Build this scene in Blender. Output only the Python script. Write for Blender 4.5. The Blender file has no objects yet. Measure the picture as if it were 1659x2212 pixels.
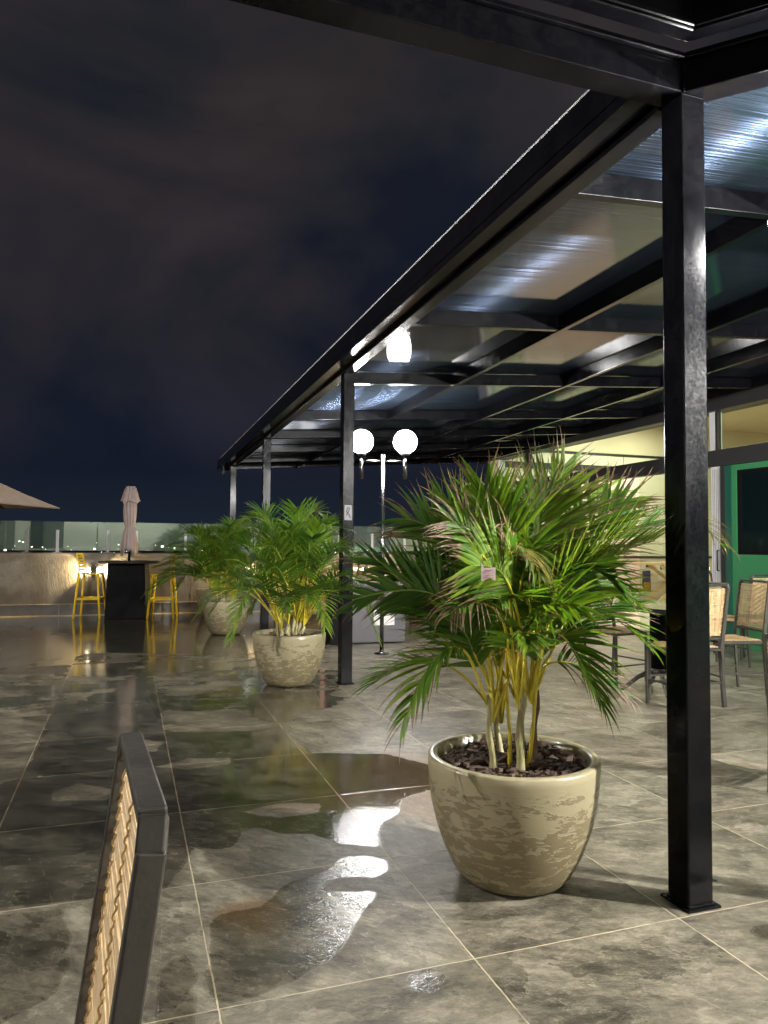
import bpy, bmesh, math, random
from mathutils import Vector, Matrix
from math import radians as R, sin, cos, pi
sc = bpy.context.scene
COL = sc.collection
# ------------------------------------------------------------ camera
def make_camera():
    yaw, pit, rol = 0.335937603, 0.0435585, 0.00792553
    f = Vector((sin(yaw)*cos(pit), cos(yaw)*cos(pit), sin(pit)))
    r0 = Vector((cos(yaw), -sin(yaw), 0)); u0 = r0.cross(f)
    r = r0*cos(rol)+u0*sin(rol); u = u0*cos(rol)-r0*sin(rol)
    cd = bpy.data.cameras.new('camera'); cam = bpy.data.objects.new('camera', cd); COL.objects.link(cam)
    cam.matrix_world = Matrix(((r.x, u.x, -f.x, 0), (r.y, u.y, -f.y, 0), (r.z, u.z, -f.z, 1.3), (0, 0, 0, 1)))
    cd.sensor_fit = 'VERTICAL'; cd.sensor_height = 36; cd.lens = 1585.737/2212*36
    cd.clip_start = .02; cd.clip_end = 6000
    sc.camera = cam
make_camera()
sc.view_settings.view_transform = 'Standard'; sc.view_settings.look = 'None'
sc.view_settings.exposure = 0; sc.view_settings.gamma = 1
sc.cycles.use_denoising = True
sc.cycles.max_bounces = 8; sc.cycles.transparent_max_bounces = 12
sc.cycles.sample_clamp_indirect = 6; sc.cycles.caustics_reflective = False; sc.cycles.caustics_refractive = False
GLOBE = 165.0       # brightness of the globe lamps
# ------------------------------------------------------------ node helpers
class NT:
    def __init__(s, nt): s.nt = nt; s.n = nt.nodes; s.l = nt.links
    def node(s, t, **kw):
        nd = s.n.new(t)
        for k, v in kw.items():
            if k.startswith('_'): setattr(nd, k[1:], v)
            else: s.put(nd.inputs[k.replace('__', ' ')], v)
        return nd
    def put(s, inp, v):
        if isinstance(v, bpy.types.NodeSocket): s.l.new(v, inp)
        else:
            if isinstance(v, tuple) and len(v) == 3 and inp.type == 'RGBA': v = v+(1,)
            inp.default_value = v
    def m(s, op, a, b=0, c=0, clamp=False):
        nd = s.n.new('ShaderNodeMath'); nd.operation = op; nd.use_clamp = clamp
        for i, v in enumerate((a, b, c)): s.put(nd.inputs[i], v)
        return nd.outputs[0]
    def mix(s, f, a, b, mode='MIX'):
        nd = s.n.new('ShaderNodeMix'); nd.data_type = 'RGBA'; nd.blend_type = mode
        s.put(nd.inputs[0], f); s.put(nd.inputs[6], a); s.put(nd.inputs[7], b)
        return nd.outputs[2]
    def noise(s, vec, scale, detail=4, rough=.55, dist=0, col=False):
        nd = s.n.new('ShaderNodeTexNoise')
        if vec is not None: s.put(nd.inputs['Vector'], vec)
        s.put(nd.inputs['Scale'], scale); s.put(nd.inputs['Detail'], detail)
        s.put(nd.inputs['Roughness'], rough); s.put(nd.inputs['Distortion'], dist)
        return nd.outputs[1 if col else 0]
    def ramp(s, f, *stops):
        nd = s.n.new('ShaderNodeValToRGB'); s.put(nd.inputs[0], f)
        el = nd.color_ramp.elements
        while len(el) < len(stops): el.new(.5)
        for e, (p, c) in zip(el, stops):
            e.position = p; e.color = (c, c, c, 1) if not isinstance(c, tuple) else c+(1,)
        return nd.outputs[0]
    def step(s, v, lo, hi):
        nd = s.n.new('ShaderNodeMapRange'); nd.interpolation_type = 'SMOOTHSTEP'
        s.put(nd.inputs[0], v); s.put(nd.inputs[1], lo); s.put(nd.inputs[2], hi)
        return nd.outputs[0]
    def map(s, vec, scale=(1, 1, 1), rot=(0, 0, 0), loc=(0, 0, 0)):
        nd = s.n.new('ShaderNodeMapping'); s.put(nd.inputs[0], vec)
        nd.inputs['Scale'].default_value = scale; nd.inputs['Rotation'].default_value = rot; nd.inputs['Location'].default_value = loc
        return nd.outputs[0]
    def bump(s, h, dist=.002, strength=1, normal=None):
        nd = s.n.new('ShaderNodeBump'); s.put(nd.inputs['Height'], h)
        s.put(nd.inputs['Distance'], dist); s.put(nd.inputs['Strength'], strength)
        if normal is not None: s.put(nd.inputs['Normal'], normal)
        return nd.outputs[0]
MATS = {}
def material(name):
    m = bpy.data.materials.new(name); m.use_nodes = True
    nt = NT(m.node_tree); nt.n.clear()
    out = nt.n.new('ShaderNodeOutputMaterial')
    p = nt.n.new('ShaderNodeBsdfPrincipled'); nt.l.new(p.outputs[0], out.inputs[0])
    MATS[name] = m
    return m, nt, p, out
def pset(nt, p, **kw):
    for k, v in kw.items(): nt.put(p.inputs[k.replace('_', ' ')], v)
def simple(name, col, rough=.5, metal=0, var=.15, vscale=6, bump=.0, bscale=80, **kw):
    """a plain material whose colour and gloss still vary a little over its surface"""
    m, nt, p, out = material(name)
    tc = nt.node('ShaderNodeTexCoord').outputs['Object']
    n = nt.noise(tc, vscale, 5, .6)
    dark = tuple(c*(1-var*1.6) for c in col); lite = tuple(min(1, c*(1+var)) for c in col)
    pset(nt, p, Base_Color=nt.mix(n, dark, lite), Metallic=metal,
         Roughness=nt.m('MULTIPLY_ADD', nt.noise(tc, vscale*3, 4), rough*.6, rough*.7), **kw)
    if bump: nt.put(p.inputs['Normal'], nt.bump(nt.noise(tc, bscale, 5), bump))
    return m
# ------------------------------------------------------------ world
def make_world():
    w = bpy.data.worlds.new('World'); sc.world = w; w.use_nodes = True
    nt = NT(w.node_tree); bg = [n for n in nt.n if n.type == 'BACKGROUND'][0]
    tc = nt.node('ShaderNodeTexCoord').outputs['Generated']
    sep = nt.node('ShaderNodeSeparateXYZ', Vector=tc)
    z = sep.outputs[2]
    c1 = nt.noise(nt.map(tc, (1, 1, 1.9), loc=(.3, .2, .1)), 1.7, 5, .5, .6)
    c2 = nt.noise(nt.map(tc, (1, 1, 1.6), loc=(3.3, 1.2, .1)), 3.1, 5, .55, .5)
    base = nt.ramp(z, (0, (.0105, .0180, .0300)), (.09, (.0095, .0125, .0220)), (.24, (.0155, .0165, .0215)), (.42, (.0205, .0198, .0225)), (.7, (.0200, .0200, .0200)))
    cloud = nt.ramp(c1, (.40, (.42, .56, .85)), (.47, (.80, .90, 1.02)), (.53, (1.22, 1.12, 1.14)), (.60, (1.50, 1.36, 1.36)))
    cloud2 = nt.ramp(c2, (.35, (.85, .90, 1.0)), (.65, (1.16, 1.06, 1.02)))
    both = nt.mix(1.0, cloud, cloud2, 'MULTIPLY')
    low = nt.step(z, .04, .16)
    col = nt.mix(1.0, base, nt.mix(low, (1., 1., 1.), both), 'MULTIPLY')
    nt.l.new(col, bg.inputs[0]); bg.inputs[1].default_value = 1.0
make_world()
# ------------------------------------------------------------ mesh helpers
class MB:
    """collects geometry in one bmesh and links it as one object"""
    def __init__(s): s.bm = bmesh.new(); s.mi = 0; s.lay = None
    def face(s, vs, smooth=False):
        try: f = s.bm.faces.new(vs)
        except ValueError: return None
        f.material_index = s.mi; f.smooth = smooth
        return f
    def hexa(s, P):
        v = [s.bm.verts.new(p) for p in P]
        for q in ((0, 3, 2, 1), (4, 5, 6, 7), (0, 1, 5, 4), (1, 2, 6, 5), (2, 3, 7, 6), (3, 0, 4, 7)): s.face([v[i] for i in q])
        return s
    def box(s, x0, x1, y0, y1, z0, z1, fn=None):
        P = [(x0, y0, z0), (x1, y0, z0), (x1, y1, z0), (x0, y1, z0), (x0, y0, z1), (x1, y0, z1), (x1, y1, z1), (x0, y1, z1)]
        return s.hexa([fn(*p) for p in P] if fn else P)
    def beam(s, a, b, w, h=None, up=(0, 0, 1)):
        """rectangular bar from a to b, w across, h along up"""
        h = h or w; a = Vector(a); b = Vector(b); t = (b-a).normalized(); up = Vector(up)
        if abs(t.dot(up)) > .98: up = Vector((0, 1, 0))
        x = t.cross(up).normalized()*w/2; y = x.cross(t).normalized()*h/2
        return s.hexa([a-x-y, a+x-y, a+x+y, a-x+y, b-x-y, b+x-y, b+x+y, b-x+y])
    def tube(s, pts, rad, n=10, cap=True, smooth=True):
        pts = [Vector(p) for p in pts]; rs = rad if isinstance(rad, (list, tuple)) else [rad]*len(pts)
        rings = []; ref = Vector((0, 0, 1))
        t0 = (pts[1]-pts[0]).normalized()
        if abs(t0.dot(ref)) > .9: ref = Vector((1, 0, 0))
        x = t0.cross(ref).normalized()
        for i, p in enumerate(pts):
            t = (pts[min(i+1, len(pts)-1)]-pts[max(i-1, 0)]).normalized()
            x = (x-t*x.dot(t)).normalized(); y = t.cross(x)
            rings.append([s.bm.verts.new(p+(x*cos(2*pi*k/n)+y*sin(2*pi*k/n))*rs[i]) for k in range(n)])
        for a, b in zip(rings, rings[1:]):
            for k in range(n): s.face([a[k], a[(k+1) % n], b[(k+1) % n], b[k]], smooth)
        if cap: s.face(rings[0][::-1]); s.face(rings[-1])
        return s
    def lathe(s, prof, c=(0, 0, 0), n=48, smooth=True, close=False):
        c = Vector(c); rings = []
        for r, z in prof:
            if r < 1e-5: rings.append([s.bm.verts.new(c+Vector((0, 0, z)))])
            else: rings.append([s.bm.verts.new(c+Vector((r*cos(2*pi*k/n), r*sin(2*pi*k/n), z))) for k in range(n)])
        for a, b in zip(rings, rings[1:]):
            for k in range(n):
                if len(a) == 1 and len(b) == 1: continue
                if len(a) == 1: s.face([a[0], b[(k+1) % n], b[k]], smooth)
                elif len(b) == 1: s.face([a[k], a[(k+1) % n], b[0]], smooth)
                else: s.face([a[k], a[(k+1) % n], b[(k+1) % n], b[k]], smooth)
        return s
    def prism(s, poly, z0, z1):
        a = [s.bm.verts.new((x, y, z0)) for x, y in poly]; b = [s.bm.verts.new((x, y, z1)) for x, y in poly]
        s.face(a[::-1]); s.face(b); n = len(poly)
        for i in range(n): s.face([a[i], a[(i+1) % n], b[(i+1) % n], b[i]])
        return s
    def build(s, name, mat, parent=None, bevel=0, loc=None, fixn=True):
        if fixn: bmesh.ops.recalc_face_normals(s.bm, faces=s.bm.faces)
        me = bpy.data.meshes.new(name); s.bm.to_mesh(me); s.bm.free()
        for m in (mat if isinstance(mat, (list, tuple)) else [mat]): me.materials.append(m)
        o = bpy.data.objects.new(name, me); COL.objects.link(o)
        if parent is not None: o.parent = parent
        if loc is not None: o.location = loc
        if bevel:
            b = o.modifiers.new('bevel', 'BEVEL'); b.width = bevel; b.segments = 2; b.limit_method = 'ANGLE'
        return o
def tag(o, label=None, cat=None, group=None, kind=None):
    if label: o['label'] = label
    if cat: o['category'] = cat
    if group: o['group'] = group
    if kind: o['kind'] = kind
    return o
def thing(name, label, cat, loc=(0, 0, 0), rz=0, group=None):
    o = bpy.data.objects.new(name, None); COL.objects.link(o); o.empty_display_size = .2
    o.location = loc; o.rotation_euler = (0, 0, rz)
    return tag(o, label, cat, group)
def dup(root, loc, rz, label):
    r = root.copy(); COL.objects.link(r); r.location = loc; r.rotation_euler = (0, 0, rz); r['label'] = label
    for ch in list(root.children):
        c = ch.copy(); COL.objects.link(c); c.parent = r
        for g in list(ch.children):
            d = g.copy(); COL.objects.link(d); d.parent = c
    return r
# ------------------------------------------------------------ materials
def mat_steel():
    m, nt, p, out = material('black painted steel')
    tc = nt.node('ShaderNodeTexCoord').outputs['Object']
    n1 = nt.noise(nt.map(tc, (1, 1, .6)), 9, 7, .65, .6); n2 = nt.noise(tc, 70, 5, .7)
    grime = nt.step(nt.m('MULTIPLY_ADD', n2, .5, nt.m('MULTIPLY', n1, .6)), .42, .85)
    sm = nt.step(nt.m('MULTIPLY', nt.noise(nt.map(tc, (1, 1, .5)), 5, 7, .75, .9), nt.m('MULTIPLY_ADD', n2, .9, .55)), 0.50, .95)
    grime = nt.m('MAXIMUM', nt.m('MULTIPLY', grime, .6), sm)
    pset(nt, p, Base_Color=nt.mix(grime, (.002, .002, .003), (.010, .0095, .0095)), Metallic=0,
         Roughness=nt.m('MULTIPLY_ADD', grime, .16, nt.m('MULTIPLY_ADD', n2, .08, .11)), Specular_IOR_Level=.22,
         Normal=nt.bump(nt.m('ADD', nt.noise(tc, 14, 3), nt.m('MULTIPLY', n2, .05)), .0003))
    return m
STEEL = mat_steel()
def mat_floor():
    m, nt, p, out = material('wet slate tile')
    pos = nt.node('ShaderNodeTexCoord').outputs['Object']
    sep = nt.node('ShaderNodeSeparateXYZ', Vector=pos); X, Y = sep.outputs[0], sep.outputs[1]
    w, ox, oy = .7899, -.5206, 2.1368
    u = nt.m('DIVIDE', nt.m('SUBTRACT', X, ox), w); v = nt.m('DIVIDE', nt.m('SUBTRACT', Y, oy), w)
    wob = nt.m('MULTIPLY', nt.m('SUBTRACT', nt.noise(pos, 25, 3), .5), .006)
    def edge(q):
        f = nt.m('FRACT', nt.m('ADD', q, wob)); return nt.m('MINIMUM', f, nt.m('SUBTRACT', 1, f))
    gd = nt.m('MINIMUM', edge(u), edge(v))
    grout = nt.m('SUBTRACT', 1, nt.step(gd, .0019, .0045))
    # every tile its own sheet of stone
    cell = nt.node('ShaderNodeCombineXYZ', X=nt.m('FLOOR', u), Y=nt.m('FLOOR', v))
    wn = nt.node('ShaderNodeTexWhiteNoise', Vector=cell.outputs[0])
    off = nt.node('ShaderNodeVectorMath', _operation='MULTIPLY_ADD')
    nt.l.new(wn.outputs[1], off.inputs[0]); off.inputs[1].default_value = (19, 23, 17); nt.l.new(pos, off.inputs[2])
    q = off.outputs[0]
    rot = nt.node('ShaderNodeVectorRotate', Vector=q, Angle=nt.m('MULTIPLY', wn.outputs[0], 1.2)); q = rot.outputs[0]
    big = nt.noise(nt.map(q, (1, 1.7, 1)), 3.2, 9, .66, .35)
    mid = nt.noise(nt.map(q, (1, 2.2, 1)), 14, 9, .75, .4)
    fine = nt.noise(q, 75, 8, .8, .3)
    vein = nt.m('ABSOLUTE', nt.m('SUBTRACT', nt.noise(nt.map(q, (1, 1.8, 1)), 3.2, 9, .62, .5), .5))
    veins = nt.m('SUBTRACT', 1, nt.step(vein, .002, .012))
    br = nt.node('ShaderNodeTexBrick', Vector=nt.map(q, (1, 1, 1), (0, 0, .9)), Color1=(1, 1, 1), Color2=(1, 1, 1), Mortar=(0, 0, 0), Scale=4.6)
    br.inputs['Mortar Size'].default_value = .0045; br.inputs['Mortar Smooth'].default_value = .5
    br.inputs['Brick Width'].default_value = 1.3; br.inputs['Row Height'].default_value = .75
    cut = nt.m('MULTIPLY', nt.m('SUBTRACT', 1, br.outputs['Fac']), 1)
    cutline = nt.m('MULTIPLY', br.outputs['Fac'], nt.step(mid, .45, .6))
    wv = nt.node('ShaderNodeVectorMath', _operation='MULTIPLY_ADD')
    nt.l.new(nt.noise(q, 4.5, 6, .6, 0, True), wv.inputs[0]); wv.inputs[1].default_value = (.42, .42, .42); nt.l.new(q, wv.inputs[2])
    vo = nt.node('ShaderNodeTexVoronoi', _distance='EUCLIDEAN', Vector=nt.map(wv.outputs[0], (1, 1.9, 1)), Scale=5.5)
    flake = nt.node('ShaderNodeSeparateColor', Color=vo.outputs['Color']).outputs[0]
    vo2 = nt.node('ShaderNodeTexVoronoi', _feature='DISTANCE_TO_EDGE', Vector=nt.map(wv.outputs[0], (1, 1.9, 1)), Scale=5.5)
    flen = nt.m('MULTIPLY', nt.m('SUBTRACT', 1, nt.step(vo2.outputs['Distance'], .004, .035)), nt.step(mid, .42, .60))
    tone = nt.m('ADD', nt.m('ADD', nt.m('MULTIPLY', big, .50), nt.m('MULTIPLY', mid, .42)), nt.m('MULTIPLY', flake, .09))
    col = nt.ramp(tone, (.37, (.050, .045, .034)), (.46, (.125, .112, .086)), (.54, (.225, .203, .156)), (.64, (.40, .36, .285)))
    def spot(cx, cy, r):
        dx = nt.m('SUBTRACT', X, cx); dy = nt.m('SUBTRACT', Y, cy)
        return nt.m('SUBTRACT', 1, nt.step(nt.m('SQRT', nt.m('ADD', nt.m('MULTIPLY', dx, dx), nt.m('MULTIPLY', dy, dy))), r*.25, r))
    rn = nt.noise(pos, 1.9, 7, .65, .8)
    sp = nt.m('ADD', nt.m('MULTIPLY', spot(1.25, 3.85, .85), .34), nt.m('MULTIPLY', spot(.45, 2.62, .25), .30))
    rust = nt.step(nt.m('ADD', rn, sp), .58, .80)
    col = nt.mix(nt.m('MULTIPLY', rust, .62), col, (.24, .135, .055))
    col = nt.mix(nt.m('MULTIPLY', nt.step(fine, .35, .75), .55), col, nt.mix(.5, col, (.05, .048, .042)))
    col = nt.mix(nt.m('MULTIPLY', flen, .30), col, (.48, .44, .35))
    col = nt.mix(nt.m('MULTIPLY', veins, .16), col, (.50, .46, .37))
    col = nt.mix(nt.m('MULTIPLY', cutline, .55), col, (.50, .44, .33))
    tv = nt.m('MULTIPLY_ADD', wn.outputs[0], .35, .82)
    col = nt.mix(1, col, nt.node('ShaderNodeCombineColor', Red=tv, Green=tv, Blue=tv).outputs[0], 'MULTIPLY')
    col = nt.mix(1, col, (.86, .845, .785), 'MULTIPLY')
    # wet and dry
    at = nt.node('ShaderNodeAttribute', _attribute_name='wet').outputs['Fac']
    am = nt.node('ShaderNodeAttribute', _attribute_name='amp').outputs['Fac']
    big2 = nt.m('SUBTRACT', nt.noise(nt.map(pos, (.7, 1.0, 1)), 2.6, 8, .64, .35), .5)
    edge2 = nt.m('SUBTRACT', nt.noise(pos, 9, 5, .6), .5)
    tileoff = nt.m('MULTIPLY', nt.m('MULTIPLY', nt.m('SUBTRACT', wn.outputs[0], .5), am), .45)
    field = nt.m('ADD', nt.m('ADD', at, tileoff), nt.m('ADD', nt.m('MULTIPLY', nt.m('MULTIPLY', big2, am), 2.4), nt.m('MULTIPLY', edge2, .035)))
    wet = nt.step(field, -.006, .014)
    deep = nt.step(field, .03, .13)
    rim = nt.m('MULTIPLY', nt.step(field, -.05, .0), nt.m('SUBTRACT', 1, wet))
    wetc = nt.mix(1, col, (.47, .47, .45), 'MULTIPLY')
    wetc = nt.mix(nt.m('MULTIPLY', deep, .5), wetc, nt.mix(1, col, (.32, .335, .31), 'MULTIPLY'))
    dryc = nt.mix(nt.m('MULTIPLY', rim, .45), col, nt.mix(1, col, (.47, .47, .44), 'MULTIPLY'))
    c = nt.mix(wet, dryc, wetc)
    gcol = nt.mix(wet, (.56, .47, .31), (.34, .27, .16))
    gvar = nt.m('MULTIPLY', grout, nt.step(nt.noise(pos, 6, 4), .25, .5))
    c = nt.mix(nt.m('MULTIPLY', gvar, .85), c, gcol)
    ripple = nt.noise(nt.map(pos, (1, 1.3, 1)), 42, 3, .55, .8)
    ripple2 = nt.noise(pos, 7, 3, .5, .3)
    rdry = nt.m('MULTIPLY_ADD', fine, .16, .26); rp = nt.node('ShaderNodeAttribute', _attribute_name='rip').outputs['Fac']
    rwet = nt.m('ADD', nt.m('MULTIPLY_ADD', mid, .14, .03), nt.m('MULTIPLY', rp, .16))
    rough = nt.mix(wet, nt.node('ShaderNodeCombineColor', Red=rdry, Green=rdry, Blue=rdry).outputs[0], nt.node('ShaderNodeCombineColor', Red=rwet, Green=rwet, Blue=rwet).outputs[0])
    hdry = nt.m('ADD', nt.m('MULTIPLY', mid, 1.2), nt.m('ADD', nt.m('MULTIPLY', fine, .35), nt.m('MULTIPLY', nt.m('ADD', grout, nt.m('MULTIPLY', cutline, .5)), -.8)))
    bd = nt.bump(hdry, .0030, nt.m('MULTIPLY_ADD', wet, -.90, 1.0))
    bc = nt.bump(nt.m('ADD', nt.m('MULTIPLY', ripple, .8), ripple2), .0030, nt.m('MULTIPLY_ADD', rp, .55, .10))
    pset(nt, p, Coat_Weight=nt.m('MULTIPLY', wet, .55), Coat_Roughness=nt.m('MULTIPLY_ADD', rp, .20, .035), Coat_IOR=1.36, Coat_Normal=bc)
    bw = nt.bump(nt.m('ADD', nt.m('MULTIPLY', ripple, 1.0), nt.m('MULTIPLY', ripple2, 1.0)), .0026, nt.m('MULTIPLY', wet, nt.m('MULTIPLY_ADD', rp, .55, .16)), bd)
    pset(nt, p, Base_Color=c, Roughness=rough, Specular_IOR_Level=nt.m('MULTIPLY_ADD', wet, .12, .38), Normal=bw)
    return m
FLOOR = mat_floor()
def mat_plaster():
    m, nt, p, out = material('rough plaster')
    tc = nt.node('ShaderNodeTexCoord').outputs['Object']
    a = nt.noise(nt.map(tc, (1, 1, .35)), 26, 7, .7, 1.2); b = nt.noise(tc, 2.2, 6, .6, .4)
    z = nt.node('ShaderNodeSeparateXYZ', Vector=tc).outputs[2]
    col = nt.ramp(b, (.3, (.070, .065, .060)), (.55, (.140, .130, .118)), (.75, (.21, .195, .178)))
    lowdark = nt.m('MULTIPLY', nt.m('SUBTRACT', 1, nt.step(nt.m('ADD', z, nt.m('MULTIPLY', b, .5)), .55, .85)), .55)  # darker towards the foot of the wall
    col = nt.mix(lowdark, col, (.055, .045, .042))
    col = nt.mix(nt.m('MULTIPLY', nt.step(a, .55, .8), .35), col, (.06, .045, .04))
    pset(nt, p, Base_Color=col, Roughness=.75, Normal=nt.bump(a, .012))
    return m
PLASTER = mat_plaster()
def mat_pot():
    m, nt, p, out = material('glazed beige planter')
    tc = nt.node('ShaderNodeTexCoord').outputs['Object']
    z = nt.node('ShaderNodeSeparateXYZ', Vector=tc).outputs[2]
    a = nt.noise(nt.map(tc, (1, 1, 2.9)), 12, 5, .6, .5); b = nt.noise(nt.map(tc, (1, 1, 3.0)), 30, 3, .6, .4)
    mask = nt.m('ADD', a, nt.m('MULTIPLY', nt.m('SUBTRACT', b, .5), .40))
    flow = nt.step(nt.m('ADD', mask, nt.m('MULTIPLY', nt.step(z, .44, .10), .13)), .52, .60)
    flow = nt.m('MULTIPLY', flow, nt.step(z, .43, .39))
    col = nt.mix(flow, (.32, .275, .160), (.185, .145, .072))
    col = nt.mix(nt.m('MULTIPLY', nt.noise(tc, 7, 5), .25), col, (.30, .26, .20))
    pset(nt, p, Base_Color=col, Roughness=nt.m('MULTIPLY_ADD', flow, .15, .30), Specular_IOR_Level=.4, Coat_Weight=.12, Coat_Roughness=.12,
         Normal=nt.bump(nt.m('ADD', flow, nt.m('MULTIPLY', b, .5)), .0018, .6))
    return m
POT = mat_pot()
def mat_leaf():
    m, nt, p, out = material('palm leaflet')
    tc = nt.node('ShaderNodeTexCoord').outputs['Object']
    dry = nt.node('ShaderNodeAttribute', _attribute_name='dry').outputs['Fac']
    tint = nt.node('ShaderNodeAttribute', _attribute_name='tint').outputs['Fac']
    n = nt.noise(tc, 30, 4)
    g = nt.ramp(tint, (0, (.022, .075, .014)), (.5, (.082, .165, .016)), (1, (.225, .290, .024)))
    d = nt.ramp(n, (.3, (.060, .034, .020)), (.55, (.20, .130, .082)), (.78, (.42, .32, .22)))
    f = nt.step(nt.m('ADD', dry, nt.m('MULTIPLY', nt.m('SUBTRACT', n, .5), .3)), .42, .58)
    c = nt.mix(f, g, d)
    pset(nt, p, Base_Color=c, Roughness=.46, Specular_IOR_Level=.32)
    tr = nt.n.new('ShaderNodeBsdfTranslucent'); nt.put(tr.inputs[0], nt.mix(1, c, (1.5, 1.7, .8), 'MULTIPLY'))
    mx = nt.n.new('ShaderNodeMixShader'); mx.inputs[0].default_value = .35
    nt.l.new(p.outputs[0], mx.inputs[1]); nt.l.new(tr.outputs[0], mx.inputs[2]); nt.l.new(mx.outputs[0], out.inputs[0])
    return m
LEAF = mat_leaf()
STALK = simple('yellow green palm stalk', (.62, .50, .040), .35, var=.30, vscale=9)
def mat_cane():
    m, nt, p, out = material('palm cane')
    tc = nt.node('ShaderNodeTexCoord').outputs['Object']
    n = nt.noise(nt.map(tc, (1, 1, .18)), 22, 5, .6, .8)
    col = nt.ramp(n, (.3, (.16, .10, .06)), (.48, (.33, .30, .12)), (.7, (.62, .55, .38)))
    pset(nt, p, Base_Color=col, Roughness=.5, Normal=nt.bump(n, .003))
    return m
RACHIS = simple('green leaf midrib', (.17, .27, .035), .4, var=.3, vscale=9)
CANE = mat_cane()
DRYBARK = simple('dry sheath', (.15, .085, .05), .7, var=.5, vscale=20, bump=.003)
SOIL = simple('bark mulch', (.085, .050, .032), .85, var=.7, vscale=25, bump=.004, bscale=60)
YELLOW = simple('yellow plastic', (.90, .60, .012), .32, var=.06)
def mat_fabric(name, col):
    m, nt, p, out = material(name)
    tc = nt.node('ShaderNodeTexCoord').outputs['Object']
    w = nt.noise(tc, 260, 2); n = nt.noise(nt.map(tc, (1, 1, .4)), 7, 5)
    pset(nt, p, Base_Color=nt.mix(n, tuple(c*.75 for c in col), tuple(c*1.15 for c in col)), Roughness=.9, Sheen_Weight=.2, Normal=nt.bump(w, .001))
    return m
MAUVE = mat_fabric('mauve umbrella cloth', (.34, .265, .25)); LIT_TAN = mat_fabric('tan lining and lit cloth', (.42, .29, .18))
DARKWOOD = simple('dark stained wood', (.035, .026, .024), .4, var=.4, vscale=14, bump=.001)
CHAR = simple('charcoal laminate', (.003, .003, .0035), .6, var=.3, vscale=5, bump=.0003, Specular_IOR_Level=.12)
TABLETOP = simple('glossy black table top', (.02, .02, .02), .07, var=.1)
GUN = simple('dark bronze steel tube', (.085, .075, .063), .42, metal=.5, var=.45, vscale=16, bump=.0006)
BAMBOO = simple('split bamboo', (.66, .47, .25), .42, var=.34, vscale=26, bump=.0006, bscale=120)
LASH = simple('rattan lashing', (.55, .36, .14), .55, var=.3, vscale=40)
INOX = simple('brushed stainless steel', (.19, .19, .19), .24, metal=1, var=.08)
WHITEPAINT = simple('white painted metal', (.66, .66, .66), .4, var=.05, vscale=3)
CREAM = simple('cream wall paint', (.66, .57, .42), .7, var=.06, vscale=2, bump=.0006)
PALEWALL = simple('pale yellow wall paint', (.68, .64, .50), .7, var=.05, vscale=2)
TERRWALL = simple('grey green render', (.27, .27, .23), .8, var=.25, vscale=.6)
PINKWALL = simple('beige dado paint', (.60, .50, .41), .65, var=.06, vscale=2)
GREENWALL = simple('green wall paint', (.03, .19, .07), .5, var=.08, vscale=2)
TEAL = simple('dark green painted frame', (.008, .085, .055), .35, var=.1)
ANTHRA = simple('anthracite aluminium', (.020, .020, .021), .45, var=.1)
BLACKGLASS = simple('dark window glass', (.004, .009, .009), .05, var=.2)
PINE = simple('pine boards', (.60, .42, .20), .45, var=.2, vscale=12, bump=.0006)
TERRA = simple('reddish stained wood', (.24, .085, .04), .5, var=.3, vscale=12)
BLUE = simple('deep blue paper', (.012, .022, .12), .5, var=.1); ORANGE = simple('orange paper', (.42, .20, .02), .5, var=.1)
PAPER = simple('white paper', (.72, .68, .66), .6, var=.06); PURPLE = simple('purple lettering', (.06, .03, .30), .5)
POSTER = simple('green poster', (.01, .30, .13), .45, var=.12, vscale=6)
PINKPAPER = simple('pale pink label', (.74, .60, .60), .5, var=.1); PINKINK = simple('pink print', (.50, .12, .16), .5)
SKIRT = simple('dark slate skirting', (.10, .095, .085), .35, var=.45, vscale=7, bump=.002)
GROUT_LIT = simple('pale grout and lit edges', (.50, .40, .24), .6, var=.2)
GREYCAB = simple('grey laminate', (.09, .085, .09), .4, var=.1)
CITY = simple('dark city ground', (.02, .02, .02), .9)
def emit(name, col, s):
    m, nt, p, out = material(name); nt.n.remove(p)
    e = nt.node('ShaderNodeEmission', Color=col, Strength=s); nt.l.new(e.outputs[0], out.inputs[0]); return m
GLOW = emit('lit opal globe', (1, .98, .96), GLOBE)
BULB = emit('lit bulb', (1, .985, .955), 36000)
LENS = emit('lit sconce lens', (1, .84, .52), 170)
DOWN = emit('lit downlight', (1, .93, .78), 30)
CITYL = emit('city lights', (1, .95, .88), 14)
def mat_railglass():
    m, nt, p, out = material('pale green railing glass')
    tc = nt.node('ShaderNodeTexCoord').outputs['Object']
    pset(nt, p, Base_Color=(.42, .50, .38), Roughness=.5)
    gl = nt.node('ShaderNodeBsdfGlossy', Color=(.84, .93, .87), Roughness=.015)
    tr = nt.node('ShaderNodeBsdfTransparent', Color=(.78, .90, .84))
    a = nt.n.new('ShaderNodeMixShader'); nt.put(a.inputs[0], nt.m('MULTIPLY_ADD', nt.noise(tc, 1.3, 4), .35, .08)); nt.l.new(tr.outputs[0], a.inputs[1]); nt.l.new(p.outputs[0], a.inputs[2])
    b = nt.n.new('ShaderNodeMixShader'); b.inputs[0].default_value = .28; nt.l.new(a.outputs[0], b.inputs[1]); nt.l.new(gl.outputs[0], b.inputs[2])
    nt.l.new(b.outputs[0], out.inputs[0]); return m
RAILGLASS = mat_railglass()
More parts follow.
